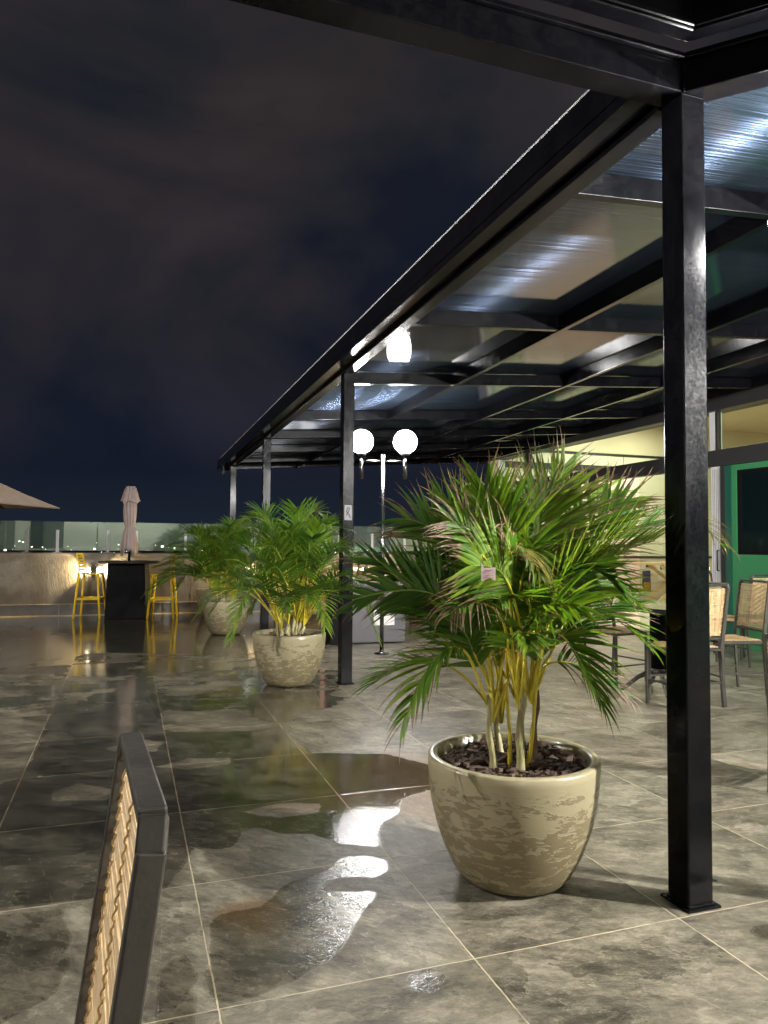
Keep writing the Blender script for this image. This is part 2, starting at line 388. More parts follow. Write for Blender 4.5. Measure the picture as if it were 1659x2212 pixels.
def mat_window():
    m, nt, p, out = material('clear window glass'); nt.n.remove(p)
    tr = nt.node('ShaderNodeBsdfTransparent', Color=(.84, .93, .85)); gl = nt.node('ShaderNodeBsdfGlossy', Color=(1, 1, 1), Roughness=.01)
    lw = nt.node('ShaderNodeLayerWeight', Blend=.5).outputs['Facing']
    b = nt.n.new('ShaderNodeMixShader'); nt.put(b.inputs[0], nt.m('MULTIPLY_ADD', nt.m('POWER', lw, 4), .4, .03)); nt.l.new(tr.outputs[0], b.inputs[1]); nt.l.new(gl.outputs[0], b.inputs[2])
    nt.l.new(b.outputs[0], out.inputs[0]); return m
WINDOW = mat_window()
def mat_poly():
    """smoky multiwall polycarbonate: fine flutes run across the canopy and smear what it mirrors"""
    m, nt, p, out = material('smoked multiwall polycarbonate')
    tc = nt.node('ShaderNodeTexCoord').outputs['Object']
    s = nt.node('ShaderNodeSeparateXYZ', Vector=tc)
    fl = nt.m('SINE', nt.m('MULTIPLY', s.outputs[1], 2*pi/.016))
    lines = nt.noise(nt.map(tc, (.35, 85, 1)), 1, 4, .75)
    haze = nt.noise(tc, 1.4, 5, .6)
    h = nt.m('ADD', nt.m('MULTIPLY', fl, .10), nt.m('MULTIPLY', lines, .9))
    sc_ = nt.noise(nt.map(tc, (1, 7, 1), (0, 0, .6)), 6, 6, .8)
    pset(nt, p, Base_Color=nt.mix(nt.m('MULTIPLY', lines, .6), (.006, .008, .012), (.035, .05, .07)), Roughness=nt.m('MULTIPLY_ADD', haze, .05, .02),
         Specular_IOR_Level=.9, Normal=nt.bump(h, .0004, .4))
    nt.put(p.inputs['IOR'], 1.5)
    an = nt.node('ShaderNodeBsdfAnisotropic', Color=nt.mix(nt.step(lines, .42, .66), (.004, .008, .014), (.17, .22, .34)), Roughness=.52, Anisotropy=.92, Tangent=nt.node('ShaderNodeCombineXYZ', X=1.0, Y=0.0, Z=.07).outputs[0], Normal=nt.bump(h, .0006, .25))
    mx = nt.n.new('ShaderNodeMixShader'); mx.inputs[0].default_value = .18
    nt.l.new(p.outputs[0], mx.inputs[1]); nt.l.new(an.outputs[0], mx.inputs[2]); nt.l.new(mx.outputs[0], out.inputs[0])
    return m
POLY = mat_poly()

# ------------------------------------------------------------ terrace floor, with where the rain still stands
def sdf(px, py, poly):
    d = 1e9; ins = False; n = len(poly)
    for i in range(n):
        ax, ay = poly[i]; bx, by = poly[i-1]
        ex, ey = bx-ax, by-ay; wx, wy = px-ax, py-ay
        t = max(0, min(1, (wx*ex+wy*ey)/(ex*ex+ey*ey+1e-12)))
        dx, dy = wx-ex*t, wy-ey*t; d = min(d, dx*dx+dy*dy)
        if (ay > py) != (by > py) and px < (bx-ax)*(py-ay)/(by-ay)+ax: ins = not ins
    return math.sqrt(d)*(1 if ins else -1)
WETS = [
 [(.60,2.83),(.77,2.89),(.87,3.0),(.97,2.98),(1.04,2.9),(1.02,2.81),(.94,2.76),(.83,2.8),(.75,2.79),(.74,2.72),(.82,2.69),(.91,2.67),(.90,2.62),(.82,2.52),(.72,2.38),(.64,2.28),(.52,2.22),(.39,2.16),(.28,2.16),(.25,2.24),(.30,2.64),(.34,2.67),(.48,2.68)],
 [(-.6,2.93),(-.19,2.88),(-.15,2.68),(-.14,2.48),(-.17,2.34),(-.3,2.25),(-.6,2.2)],
 [(.08,2.0),(.10,2.19),(.11,2.36),(.19,2.47),(.23,2.35),(.21,2.25),(.21,2.0)],
 [(.80,2.12),(.86,2.14),(.93,2.13),(.95,2.05),(.86,2.00),(.80,2.04)],
 [(-2,3.05),(-.10,2.93),(.17,2.93),(.20,3.02),(.24,3.09),(.29,3.28),(.40,3.22),(.46,3.24),(.52,3.39),(.60,3.41),(.69,3.30),(.81,3.26),(.89,3.12),(1.06,3.02),(1.08,3.14),(1.14,3.28),(1.27,3.38),(1.34,3.55),(1.52,3.64),(1.75,3.68),(1.8,3.9),(1.55,4.35),(1.11,4.5),(1.06,5.0),(1.2,5.6),(1.75,5.9),(1.7,6.3),(1.0,7.0),(.9,8.5),(-4,8.5)],
 [(2.0,2.0),(2.07,2.02),(2.16,2.0),(2.2,1.94),(2.1,1.9),(2.02,1.94)],
]
DRYS = [
 [(.23,5.69),(.31,5.93),(.71,5.81),(.94,5.47),(1.05,5.27),(.9,5.16),(.38,5.26),(.24,5.38)],
 [(-.34,4.21),(-.22,4.31),(-.03,4.16),(-.06,4.0),(-.32,4.08)],
 [(-1.6,6.6),(-.93,6.6),(-.49,6.57),(-.51,5.76),(-.50,5.1),(-.53,4.54),(-.63,4.40),(-1.6,4.5)],
 [(.2,4.5),(.38,4.62),(.62,4.55),(.60,4.42),(.35,4.40)],
 [(-.1,5.0),(.1,5.15),(.25,5.05),(.2,4.85),(0,4.82)],
 [(.55,3.62),(.75,3.70),(.95,3.62),(.9,3.50),(.7,3.50)],
]
def make_floor():
    def axis(lo, hi, a, b, st, outst):
        v = []; x = lo
        while x < a: v.append(x); x += outst
        x = a
        while x < b: v.append(x); x += st
        x = b
        while x < hi: v.append(x); x += outst
        return v+[hi]
    xs = axis(-14, 16, -1.2, 2.4, .035, 1.0); ys = axis(-8, 14.02, 1.7, 7.0, .035, .6)
    vs, wet, amp, rip = [], [], [], []
    near = [(min(p[0] for p in w)-.3, max(p[0] for p in w)+.3, min(p[1] for p in w)-.3, max(p[1] for p in w)+.3, w) for w in WETS]
    neard = [(min(p[0] for p in w)-.3, max(p[0] for p in w)+.3, min(p[1] for p in w)-.3, max(p[1] for p in w)+.3, w) for w in DRYS]
    for y in ys:
        for x in xs:
            vs.append((x, y, 0))
            s = -.25
            for a, b, c, d, w in near:
                if a < x < b and c < y < d: s = max(s, sdf(x, y, w))
            s = max(-.2, min(.2, s))
            for a, b, c, d, w in neard:
                if a < x < b and c < y < d: s = min(s, -sdf(x, y, w))
            A = .02
            far = max(0, min(1, (y-5.0)/1.6))
            trend = .012 if x < 1.6 else max(-.16, .012-.22*(x-1.6))
            if y > 9: trend = max(trend, .12 if x < 2.6 else -.05)
            s = s*(1-far)+trend*far; A = A*(1-far)+.30*far
            if x > 1.3 and y < 5.5 and s < -.1: A = .10; s = -.16
            if s > .10 and y < 5.6 and far == 0: A = .24
            rp = 0
            for a, b, c, d, w in (near[0], near[3]):
                if a < x < b and c < y < d: rp = max(rp, max(0, min(1, sdf(x, y, w)*20+.5)))
            dd = math.hypot(x-1.15, (y-3.2)*.9); rp = max(rp, max(0, min(1, (.30-dd)*8)))
            rip.append(rp); wet.append(s); amp.append(A)
    nx = len(xs); fs = [(j*nx+i, j*nx+i+1, (j+1)*nx+i+1, (j+1)*nx+i) for j in range(len(ys)-1) for i in range(nx-1)]
    me = bpy.data.meshes.new('terrace_floor'); me.from_pydata(vs, [], fs); me.update()
    for nm, data in (('wet', wet), ('amp', amp), ('rip', rip)):
        me.attributes.new(nm, 'FLOAT', 'POINT').data.foreach_set('value', data)
    me.materials.append(FLOOR)
    o = bpy.data.objects.new('terrace_floor', me); COL.objects.link(o); tag(o, kind='structure')
    g = MB(); g.box(-14, 16, -8, 14.5, -.5, -.02); tag(g.build('terrace_slab', SKIRT), kind='structure')
    g = MB(); g.box(-3000, 3000, -2000, 4500, -31, -30); tag(g.build('city_ground', CITY), kind='structure')
make_floor()
def make_citylights():
    rnd = random.Random(4); g = MB()
    for k in range(420):
        d = 250+rnd.random()**1.5*2200; a = R(-25+80*rnd.random()); x, y = d*sin(a), d*cos(a)
        z = -26+rnd.random()*20*(d/2000)+rnd.random()*6; s = d*.0008*(.4+rnd.random()**2*1.6)
        g.box(x-s, x+s, y-s, y+s, z-s*.7, z+s*.7)
    tag(g.build('city_lights', CITYL), 'scattered lights of the city far below beyond the glass railing', 'city lights', kind='stuff')
make_citylights()

# ------------------------------------------------------------ parapet wall with glass railing
WY = 14.05
def make_parapet():
    t = thing('parapet_wall', 'rough plastered parapet wall with slate skirting along the far terrace edge', 'wall', (0, WY, 0))
    g = MB(); n = 60
    g.box(-9, 7.4, 0, .25, 0, 1.06); g.build('wall_body', PLASTER, t)
    g = MB(); g.box(-9, 7.4, -.012, .27, 1.06, 1.105); g.build('coping', PLASTER, t, bevel=.008)
    g = MB(); x = -8.9
    while x < 7.3: g.box(x+.003, min(x+1.30, 7.38)-.003, -.012, 0, .0, .20); x += 1.30
    g.build('skirting', SKIRT, t)
    g = MB(); g.box(-9, 7.4, -.016, -.0005, .2005, .208); g.box(-9, 7.4, -.045, -.0125, .001, .012)  # long pale strips paint in the lit skirting top and floor edge
    x = -8.9
    while x < 7.3: g.box(x-.0028, x+.0028, -.010, -.0005, .001, .2); x += 1.30
    g.build('grout_and_lit_edges', GROUT_LIT, t)
    t = thing('glass_railing', 'frameless green tinted glass railing clamped on top of the parapet', 'railing', (0, WY+.13, 1.105))
    edges = [-9, -7.4, -5.9, -4.4, -2.9, -1.42, .0, 1.42, 2.85, 4.3, 5.75, 7.35]
    for a, b in zip(edges, edges[1:]):
        g = MB(); g.box(a+.008, b-.008, 0, .012, .035, .548); g.build('glass_panel', RAILGLASS, t)
    for x in (-7.9, -6.9, -5.2, -4.7, -3.4, -2.4, -1.653, -1.166, -.329, .166, 1.027, 1.7, 2.5, 3.2, 4.0, 4.7, 5.4, 6.2):
        g = MB(); g.box(x-.024, x+.024, -.016, -.001, 0, .40); g.box(x-.024, x+.024, .013, .028, 0, .40); g.box(x-.07, x+.07, -.05, .05, .0, .008)
        g.tube([(x, -.022, .33), (x, -.016, .33)], .012); g.tube([(x, -.022, .18), (x, -.016, .18)], .012)
        g.build('glass_clamp', WHITEPAINT, t, bevel=.002)
make_parapet()
def sconce(x, label, power=190):
    t = thing('wall_sconce', label, 'wall light', (x, WY, .78), 0, 'two way sconces on the parapet')
    g = MB(); g.box(-.055, .055, -.10, 0, -.055, .055); g.build('housing', ANTHRA, t, bevel=.004)
    for s in (-1, 1):
        g = MB(); g.tube([(s*.056, -.052, 0), (s*.066, -.052, 0)], .043, 20); g.build('lens', LENS, t)
        ld = bpy.data.lights.new('sconce_beam', 'SPOT'); ld.energy = power; ld.color = (1, .72, .34); ld.spot_size = R(95); ld.spot_blend = .35; ld.shadow_soft_size = .03
        lo = bpy.data.objects.new('sconce_beam', ld); COL.objects.link(lo); lo.parent = t; lo.location = (s*.08, -.052, 0)
        lo.rotation_euler = (0, R(-90)*s, R(8)*s)
sconce(-.55, 'parapet sconce glowing behind the left yellow stool')
sconce(2.06, 'parapet sconce glowing through the fronds of the middle palms')
sconce(4.5, 'parapet sconce between the second canopy post and the big palm')
sconce(-3.4, 'parapet sconce beyond the left edge under the open umbrella')
# ------------------------------------------------------------ main canopy
def PG(a, b, c): return (1.92+a-.011*b, 2.2+b, 3.0+.07*a-.0235*b+c)
def make_canopy():
    t = thing('long_canopy', 'long black steel canopy with smoked panels running to the far parapet', 'canopy', (0, 0, 0))
    FN = PG
    g = MB(); g.box(0, .10, .09, 12.35, 0, .13, FN); g.build('edge_beam', STEEL, t, bevel=.005)
    g = MB()
    g.box(-.125, -.118, .085, 12.6, .035, .225, FN); g.box(-.118, -.003, .085, 12.6, .035, .042, FN); g.box(-.118, -.100, .085, 12.6, .218, .225, FN)
    g.box(-.018, -.003, .085, 12.6, .042, .20, FN); g.box(-.130, -.125, .085, 12.6, .085, .10, FN)
    g.build('gutter', STEEL, t)
    g = MB(); g.tube([FN(-.122, .085+12.5*k/20, .231) for k in range(21)], .0065, 8); g.build('edge_line', WHITEPAINT, t)  # white tube painting in the bright highlight along the gutter lip
    g = MB(); g.box(-.09, -.03, 12.1, 12.2, -.10, .034, FN); g.build('gutter_outlet', STEEL, t)
    AR = [1.37, 2.72, 4.05, 5.43]
    def near(a): return .05-(a-.1)*1.12 if a > .1 else 0
    for a in AR:
        g = MB(); g.box(a, a+.055, near(a)+.1, 12.3, .004, .135, FN); g.build('rafter', STEEL, t, bevel=.004)
    ys = [.78, 2.87, 4.85, 6.88, 8.40, 9.9, 11.2, 12.25]
    cells = [.10]+AR+[5.5]
    for b in [-4.6, -2.6, -1.0]+ys:
        for a0, a1 in zip(cells, cells[1:]):
            s = a0+(.055 if a0 > .2 else 0)
            if a1 > 5.45 or b < near(a0)+.15: continue
            g = MB(); g.box(s+.002, a1-.002, b, b+.055, .012, .130, FN); g.build('cross_beam', STEEL, t, bevel=.004)
    PA = [-.015, 1.40, 2.75, 4.08, 5.46]
    for a0, a1 in zip(PA, PA[1:]):
        g = MB()
        P = [FN(a0+.003, near(a0)+.02, .138), FN(a1-.003, near(a1)+.02, .138), FN(a1-.003, 12.34, .138), FN(a0+.003, 12.34, .138)]
        Q = [(x, y, z+.010) for x, y, z in P]
        g.hexa(P+Q); g.build('roof_panel', POLY, t)
    return t
make_canopy()
def post(x, y, zt, label, s=.11, sticker=False):
    t = thing('canopy_post', label, 'post', (x+s/2, y+s/2, 0), 0, 'black posts carrying the long canopy')
    h = s/2; g = MB()
    g.box(-h, h, -h, h, .009, zt); g.build('shaft', STEEL, t, bevel=.006)
    g = MB(); g.box(-h-.018, h+.018, -h-.018, h+.018, .001, .009); g.build('base_plate', STEEL, t)
    g = MB()
    rnd = random.Random(int(y*10))
    for sx, sy, ex, ey in ((-h, -h, h, -h), (-h, -h, -h, h)):
        for k in range(16):
            f = (k+rnd.random())/16; x_, y_ = sx+(ex-sx)*f, sy+(ey-sy)*f
            g.tube([(x_-.004, y_-.001, .010), (x_+.004, y_-.001, .012)], .0045+.002*rnd.random(), 6)
    g.build('weld_bead', STEEL, t)
    if sticker:
        g = MB(); q = [(-.035, .0), (.038, .0), (.038, .13), (-.035, .13)]
        g.box(-.036, .036, -h-.0025, -h-.0005, 1.52, 1.66); o = g.build('sticker', GREYCAB, t)
        g = MB(); pts = [(-.02, 1.56), (.0, 1.60), (.015, 1.63), (-.005, 1.64), (-.02, 1.60), (.01, 1.57), (.02, 1.54)]
        g.tube([(a, -h-.004, b) for a, b in pts], .0035, 6)
        g.build('scribble', CHAR, o)
    return t
post(1.92, 2.165, 2.999, 'tall black canopy post nearest the camera beside the big potted palm')
post(1.885, 6.57, 2.895, 'second black canopy post with a torn sticker behind the middle palm', sticker=True)
post(1.825, 10.50, 2.80, 'third canopy post rising from behind the middle potted palm')
post(1.785, 13.78, 2.72, 'last canopy post standing in front of the far parapet')
post(7.30, 6.6, 3.26, 'canopy post at the facade hidden beyond the dining chairs') if False else None
def make_front_canopy():
    t = thing('corner_canopy', 'black steel canopy corner over the camera meeting at the near post', 'canopy', (0, 0, 0))
    d = Vector((.681, -.732)); n = Vector((-.732, -.681)); I = Vector((1.93, 2.165))
    def corner(o): return Vector((1.93-.436*o, 2.165-o))          # mitre point of a line set back by o from the beam's near edge
    def pair(name, o0, o1, z0, z1):
        c0, c1 = corner(o0), corner(o1)
        g = MB(); g.prism([(-3.5, c1.y), tuple(c1), tuple(c0), (-3.5, c0.y)], z0, z1); g.build(name, STEEL, t, bevel=.004)
        e0, e1 = c0+d*4.5, c1+d*4.5
        g = MB(); g.prism([tuple(c1), tuple(e1), tuple(e0), tuple(c0)], z0, z1); g.build(name, STEEL, t, bevel=.004)
    pair('edge_beam', -.110, 0, 3.001, 3.140)
    pair('inner_lip', .004, .022, 3.118, 3.140)
    pair('upper_rail', .055, .115, 3.150, 3.249)
    pair('edge_line', .117, .125, 3.16, 3.18)
    g = MB(); pts = [(1.93, 2.162, 3.0+.14*k/14) for k in range(15)]; g.tube(pts, [.004+.0015*(k % 3) for k in range(15)], 6); g.build('weld_bead', STEEL, t)
    g = MB(); g.prism([(-3.5, 2.06), (1.90, 2.06), (5.0, -1.25), (5.0, -3.5), (-3.5, -3.5)], 3.25, 3.262); g.build('roof_panel', CHAR, t)
    for y in (1.0, -.4, -1.8):
        g = MB(); g.box(-3.5, 2.3-(y*.5), y, y+.06, 3.14, 3.245); g.build('cross_beam', STEEL, t)
make_front_canopy()
# ------------------------------------------------------------ globe street lamps
def globe_lamp(x, y, rz, label, first=None):
    if first: return dup(first, (x, y, 0), rz, label)
    t = thing('globe_lamp', label, 'lamp post', (x, y, 0), rz, 'stainless lamp posts with twin opal globes')
    g = MB(); g.tube([(0, 0, .01), (0, 0, 2.37)], .024, 16); g.build('pole', INOX, t)
    g = MB(); g.lathe([(0, .002), (.09, .002), (.09, .012), (.03, .02), (.026, .05)], n=24); g.build('base_flange', INOX, t)
    g = MB(); g.tube([(-.26, 0, 2.29), (.26, 0, 2.29)], .012, 12); g.build('cross_arm', INOX, t)
    for s in (-1, 1):
        g = MB(); g.tube([(s*.262, 0, 2.08), (s*.262, 0, 2.36)], .023, 16); so = g.build('socket_tube', INOX, t)
        g = MB(); g.tube([(s*.262, 0, 2.36), (s*.262, 0, 2.385)], [.05, .058], 20); g.build('collar', ANTHRA, so)
        g = MB(); g.lathe([(0 if k in (0, 20) else .141*sin(pi*k/20), -.141*cos(pi*k/20)) for k in range(21)], (s*.262, 0, 2.525), 40); g.build('globe', GLOW, t)
    return t
L1 = globe_lamp(2.872, 8.27, R(-19.6), 'twin globe lamp post shining under the canopy beyond the second post')
globe_lamp(2.61, 1.91, R(-19.6), 'twin globe lamp post just past the right edge of the picture', L1)
globe_lamp(-1.2, -5.0, R(-5), 'twin globe lamp post standing behind the camera', L1)
globe_lamp(6.6, -4.6, R(40), 'twin globe lamp post behind the camera on the right', L1)
def floodlight(x, y, z, label, power, br=.045):
    t = thing('floodlight', label, 'floodlight', (x, y, 0), 0, 'bulb lights beyond the picture')
    g = MB(); g.tube([(0, 0, .01), (0, 0, z-.10)], .02, 10); g.build('pole', GUN, t)
    g = MB(); g.lathe([(.02, z-.10), (.05, z-.09), (.045, z-.05), (.02, z-.045)], n=20); g.build('socket', ANTHRA, t)
    g = MB(); g.lathe([(0 if k in (0, 12) else br*sin(pi*k/12), z-br*cos(pi*k/12)) for k in range(13)], n=20); g.build('bulb', BULB, t)
floodlight(4.95, .10, 2.72, 'bare bulb light beyond the right edge throwing crisp shadows over the tiles', 0)
floodlight(-3.4, 4.2, 3.2, 'added unseen bulb light beyond the left edge facing the bar table', 0, .027)  # unseen bulb added to brighten the wall, stools and left floor
# ------------------------------------------------------------ palms
def qbez(a, b, c, t):  # curve through a, b (t=.5), c
    k = b*2-(a+c)*.5
    return a*(1-t)**2+k*2*t*(1-t)+c*t*t
def frond(parent, a, b, c, n=26, L=.30, start=.42, dry=.15, grav=.45, tint=.5, seed=0, width=.0085, twist=0, fold=.35, rr=.0065):
    rnd = random.Random(seed); a, b, c = Vector(a), Vector(b), Vector(c)
    bm = bmesh.new(); ld = bm.verts.layers.float.new('dry'); lt = bm.verts.layers.float.new('tint')
    N = 22; P = [qbez(a, b, c, i/N) for i in range(N+1)]
    wob = Vector((rnd.uniform(-.01, .01), rnd.uniform(-.01, .01), 0))
    P = [p+wob*sin(3*pi*i/N) for i, p in enumerate(P)]
    # rachis
    T0 = (P[1]-P[0]).normalized(); x = T0.cross(Vector((0, 0, 1)))
    if x.length < .05: x = (c-a).cross(Vector((0, 0, 1)))
    x.normalize(); rings = []; frames = []
    for i, p in enumerate(P):
        T = (P[min(i+1, N)]-P[max(i-1, 0)]).normalized(); x = (x-T*x.dot(T)).normalized(); u = x.cross(T)
        if u.z < 0 and abs(T.z) < .9: u = -u
        xs = T.cross(u).normalized()
        frames.append((p, T, xs, u)); r = rr*(1-.8*i/N)+.0008
        rings.append([bm.verts.new(p+(x*cos(k*pi/2.5)+x.cross(T)*sin(k*pi/2.5))*r) for k in range(5)])
    for i, rg in enumerate(rings):
        for v in rg: v[ld] = dry*.5*(i/N)+(.2 if dry > .7 else 0); v[lt] = tint
    for ri, (r0, r1) in enumerate(zip(rings, rings[1:])):
        for k in range(5):
            f = bm.faces.new([r0[k], r0[(k+1) % 5], r1[(k+1) % 5], r1[k]]); f.material_index = 1 if ri/N < start+.12 else 2; f.smooth = True
    ct, st = cos(twist), sin(twist)
    for j in range(n):
        s = (j+.5)/n
        for side in (-1, 1):
            t = start+(1-start)*(s+rnd.uniform(-.25, .25)/n)
            t = min(.995, max(0, t)); i = min(N-1, int(t*N)); fr = t*N-i
            p = frames[i][0].lerp(frames[i+1][0], fr); T, S, U = frames[i][1], frames[i][2], frames[i][3]
            S2 = S*ct+U*st; U2 = U*ct-S*st
            ang = R(62-42*s+rnd.uniform(-7, 7))
            d = (T*cos(ang)+S2*side*sin(ang)+U2*(fold*rnd.uniform(.6, 1.3)*(1-.4*s))).normalized()
            ln = L*(.55+.45*sin(pi*min(1, s*1.05+.12)))*rnd.uniform(.85, 1.1)
            ldry = dry+rnd.uniform(-.25, .25)+(.12 if s > .8 else 0)
            allbrown = rnd.random() < dry*.5
            if allbrown: ldry = 1.1
            g = grav*(1+max(0, ldry)*1.2)*rnd.uniform(.6, 1.4); seg = 7; w = width*rnd.uniform(.8, 1.15)*(.65 if allbrown else 1)
            curl = Vector((rnd.uniform(-1, 1), rnd.uniform(-1, 1), rnd.uniform(-.2, .9)))*(.55*max(0, ldry))
            if ldry > .25: ln *= 1.12
            q = p.copy(); prev = None; tn = min(1, max(0, tint+rnd.uniform(-.22, .22)))
            for k in range(seg+1):
                f = k/seg
                W = w*(.45+.55*min(1, f*4))*(1-f**2.1)**.9
                nrm = (U2-d*U2.dot(d)); nrm = nrm.normalized() if nrm.length > 1e-3 else S
                sd = d.cross(nrm).normalized(); dv = max(0, min(1.2, (f-.8+ldry*.85)*1.7)) if ldry > .05 else 0
                if allbrown: dv = 1
                wd = W*(1-.6*min(1, dv*1.3))
                vl = bm.verts.new(q-sd*wd+nrm*wd*.35); vm = bm.verts.new(q); vr = bm.verts.new(q+sd*wd+nrm*wd*.35)
                for v in (vl, vm, vr): v[ld] = dv; v[lt] = tn
                if prev:
                    for A in ((0, 1), (1, 2)):
                        F = bm.faces.new([prev[A[0]], prev[A[1]], (vl, vm, vr)[A[1]], (vl, vm, vr)[A[0]]]); F.smooth = True
                prev = (vl, vm, vr)
                d = (d+Vector((0, 0, -g*(.12+.5*f)))/seg*2.2+curl*f/seg*2*(1 if f > .5 else .2)).normalized(); q = q+d*ln/seg
    me = bpy.data.meshes.new('frond'); bm.to_mesh(me); bm.free()
    me.materials.append(LEAF); me.materials.append(STALK); me.materials.append(RACHIS)
    o = bpy.data.objects.new('frond', me); COL.objects.link(o); o.parent = parent
    return o
POTPROF = [(0, .004), (.185, .004), (.205, .012), (.226, .035), (.270, .12), (.303, .21), (.323, .30), (.333, .38), (.336, .44), (.337, .466), (.330, .474), (.306, .474), (.299, .466), (.296, .40), (.285, .36), (0, .36)]
def planter(x, y, label, hscale=1.0):
    t = thing('potted_palm', label, 'potted palm', (x, y, 0), 0, 'areca palms in beige planters along the canopy')
    g = MB(); g.lathe([(r, z*hscale) for r, z in POTPROF[:13]] + [(.285, .40*hscale)], n=72); g.build('planter', POT, t)
    rnd = random.Random(int(x*100+y*10)); g = MB(); nn = 40; zs = .438*hscale
    c = [[g.bm.verts.new((.292*k/7*cos(2*pi*i/nn), .292*k/7*sin(2*pi*i/nn), zs-.012+rnd.uniform(-.012, .014)-(.012 if k == 7 else 0))) for i in range(nn)] for k in range(1, 8)]
    ctr = g.bm.verts.new((0, 0, zs))
    for i in range(nn): g.face([ctr, c[0][i], c[0][(i+1) % nn]], True)
    for a, b in zip(c, c[1:]):
        for i in range(nn): g.face([a[i], b[i], b[(i+1) % nn], a[(i+1) % nn]], False)
    for k in range(260 if y < 4 else 60):
        a = rnd.uniform(0, 2*pi); r = .275*math.sqrt(rnd.random()); p = Vector((r*cos(a), r*sin(a), zs+.004+.012*rnd.random()))
        d = Vector((rnd.uniform(-1, 1), rnd.uniform(-1, 1), rnd.uniform(-.35, .35))).normalized()*rnd.uniform(.014, .040)
        g.beam(p-d, p+d, rnd.uniform(.010, .026), rnd.uniform(.005, .013))
    g.build('mulch', SOIL, t)
    return t
RV = Vector((cos(.336), -sin(.336), 0)); FV = Vector((sin(.336), cos(.336), 0))
def LD(l, d, z): v = RV*l+FV*d; return Vector((v.x, v.y, z))
def cane(parent, base, top, r0=.019, r1=.013, mat=CANE):
    g = MB(); base, top = Vector(base), Vector(top); n = 9
    pts = [base.lerp(top, i/n)+Vector((.004*sin(i), .003*cos(i*1.3), 0)) for i in range(n+1)]
    rs = [r0+(r1-r0)*i/n+(.0022 if i % 3 == 1 else 0) for i in range(n+1)]
    g.tube(pts, rs, 12); return g.build('cane', mat, parent)
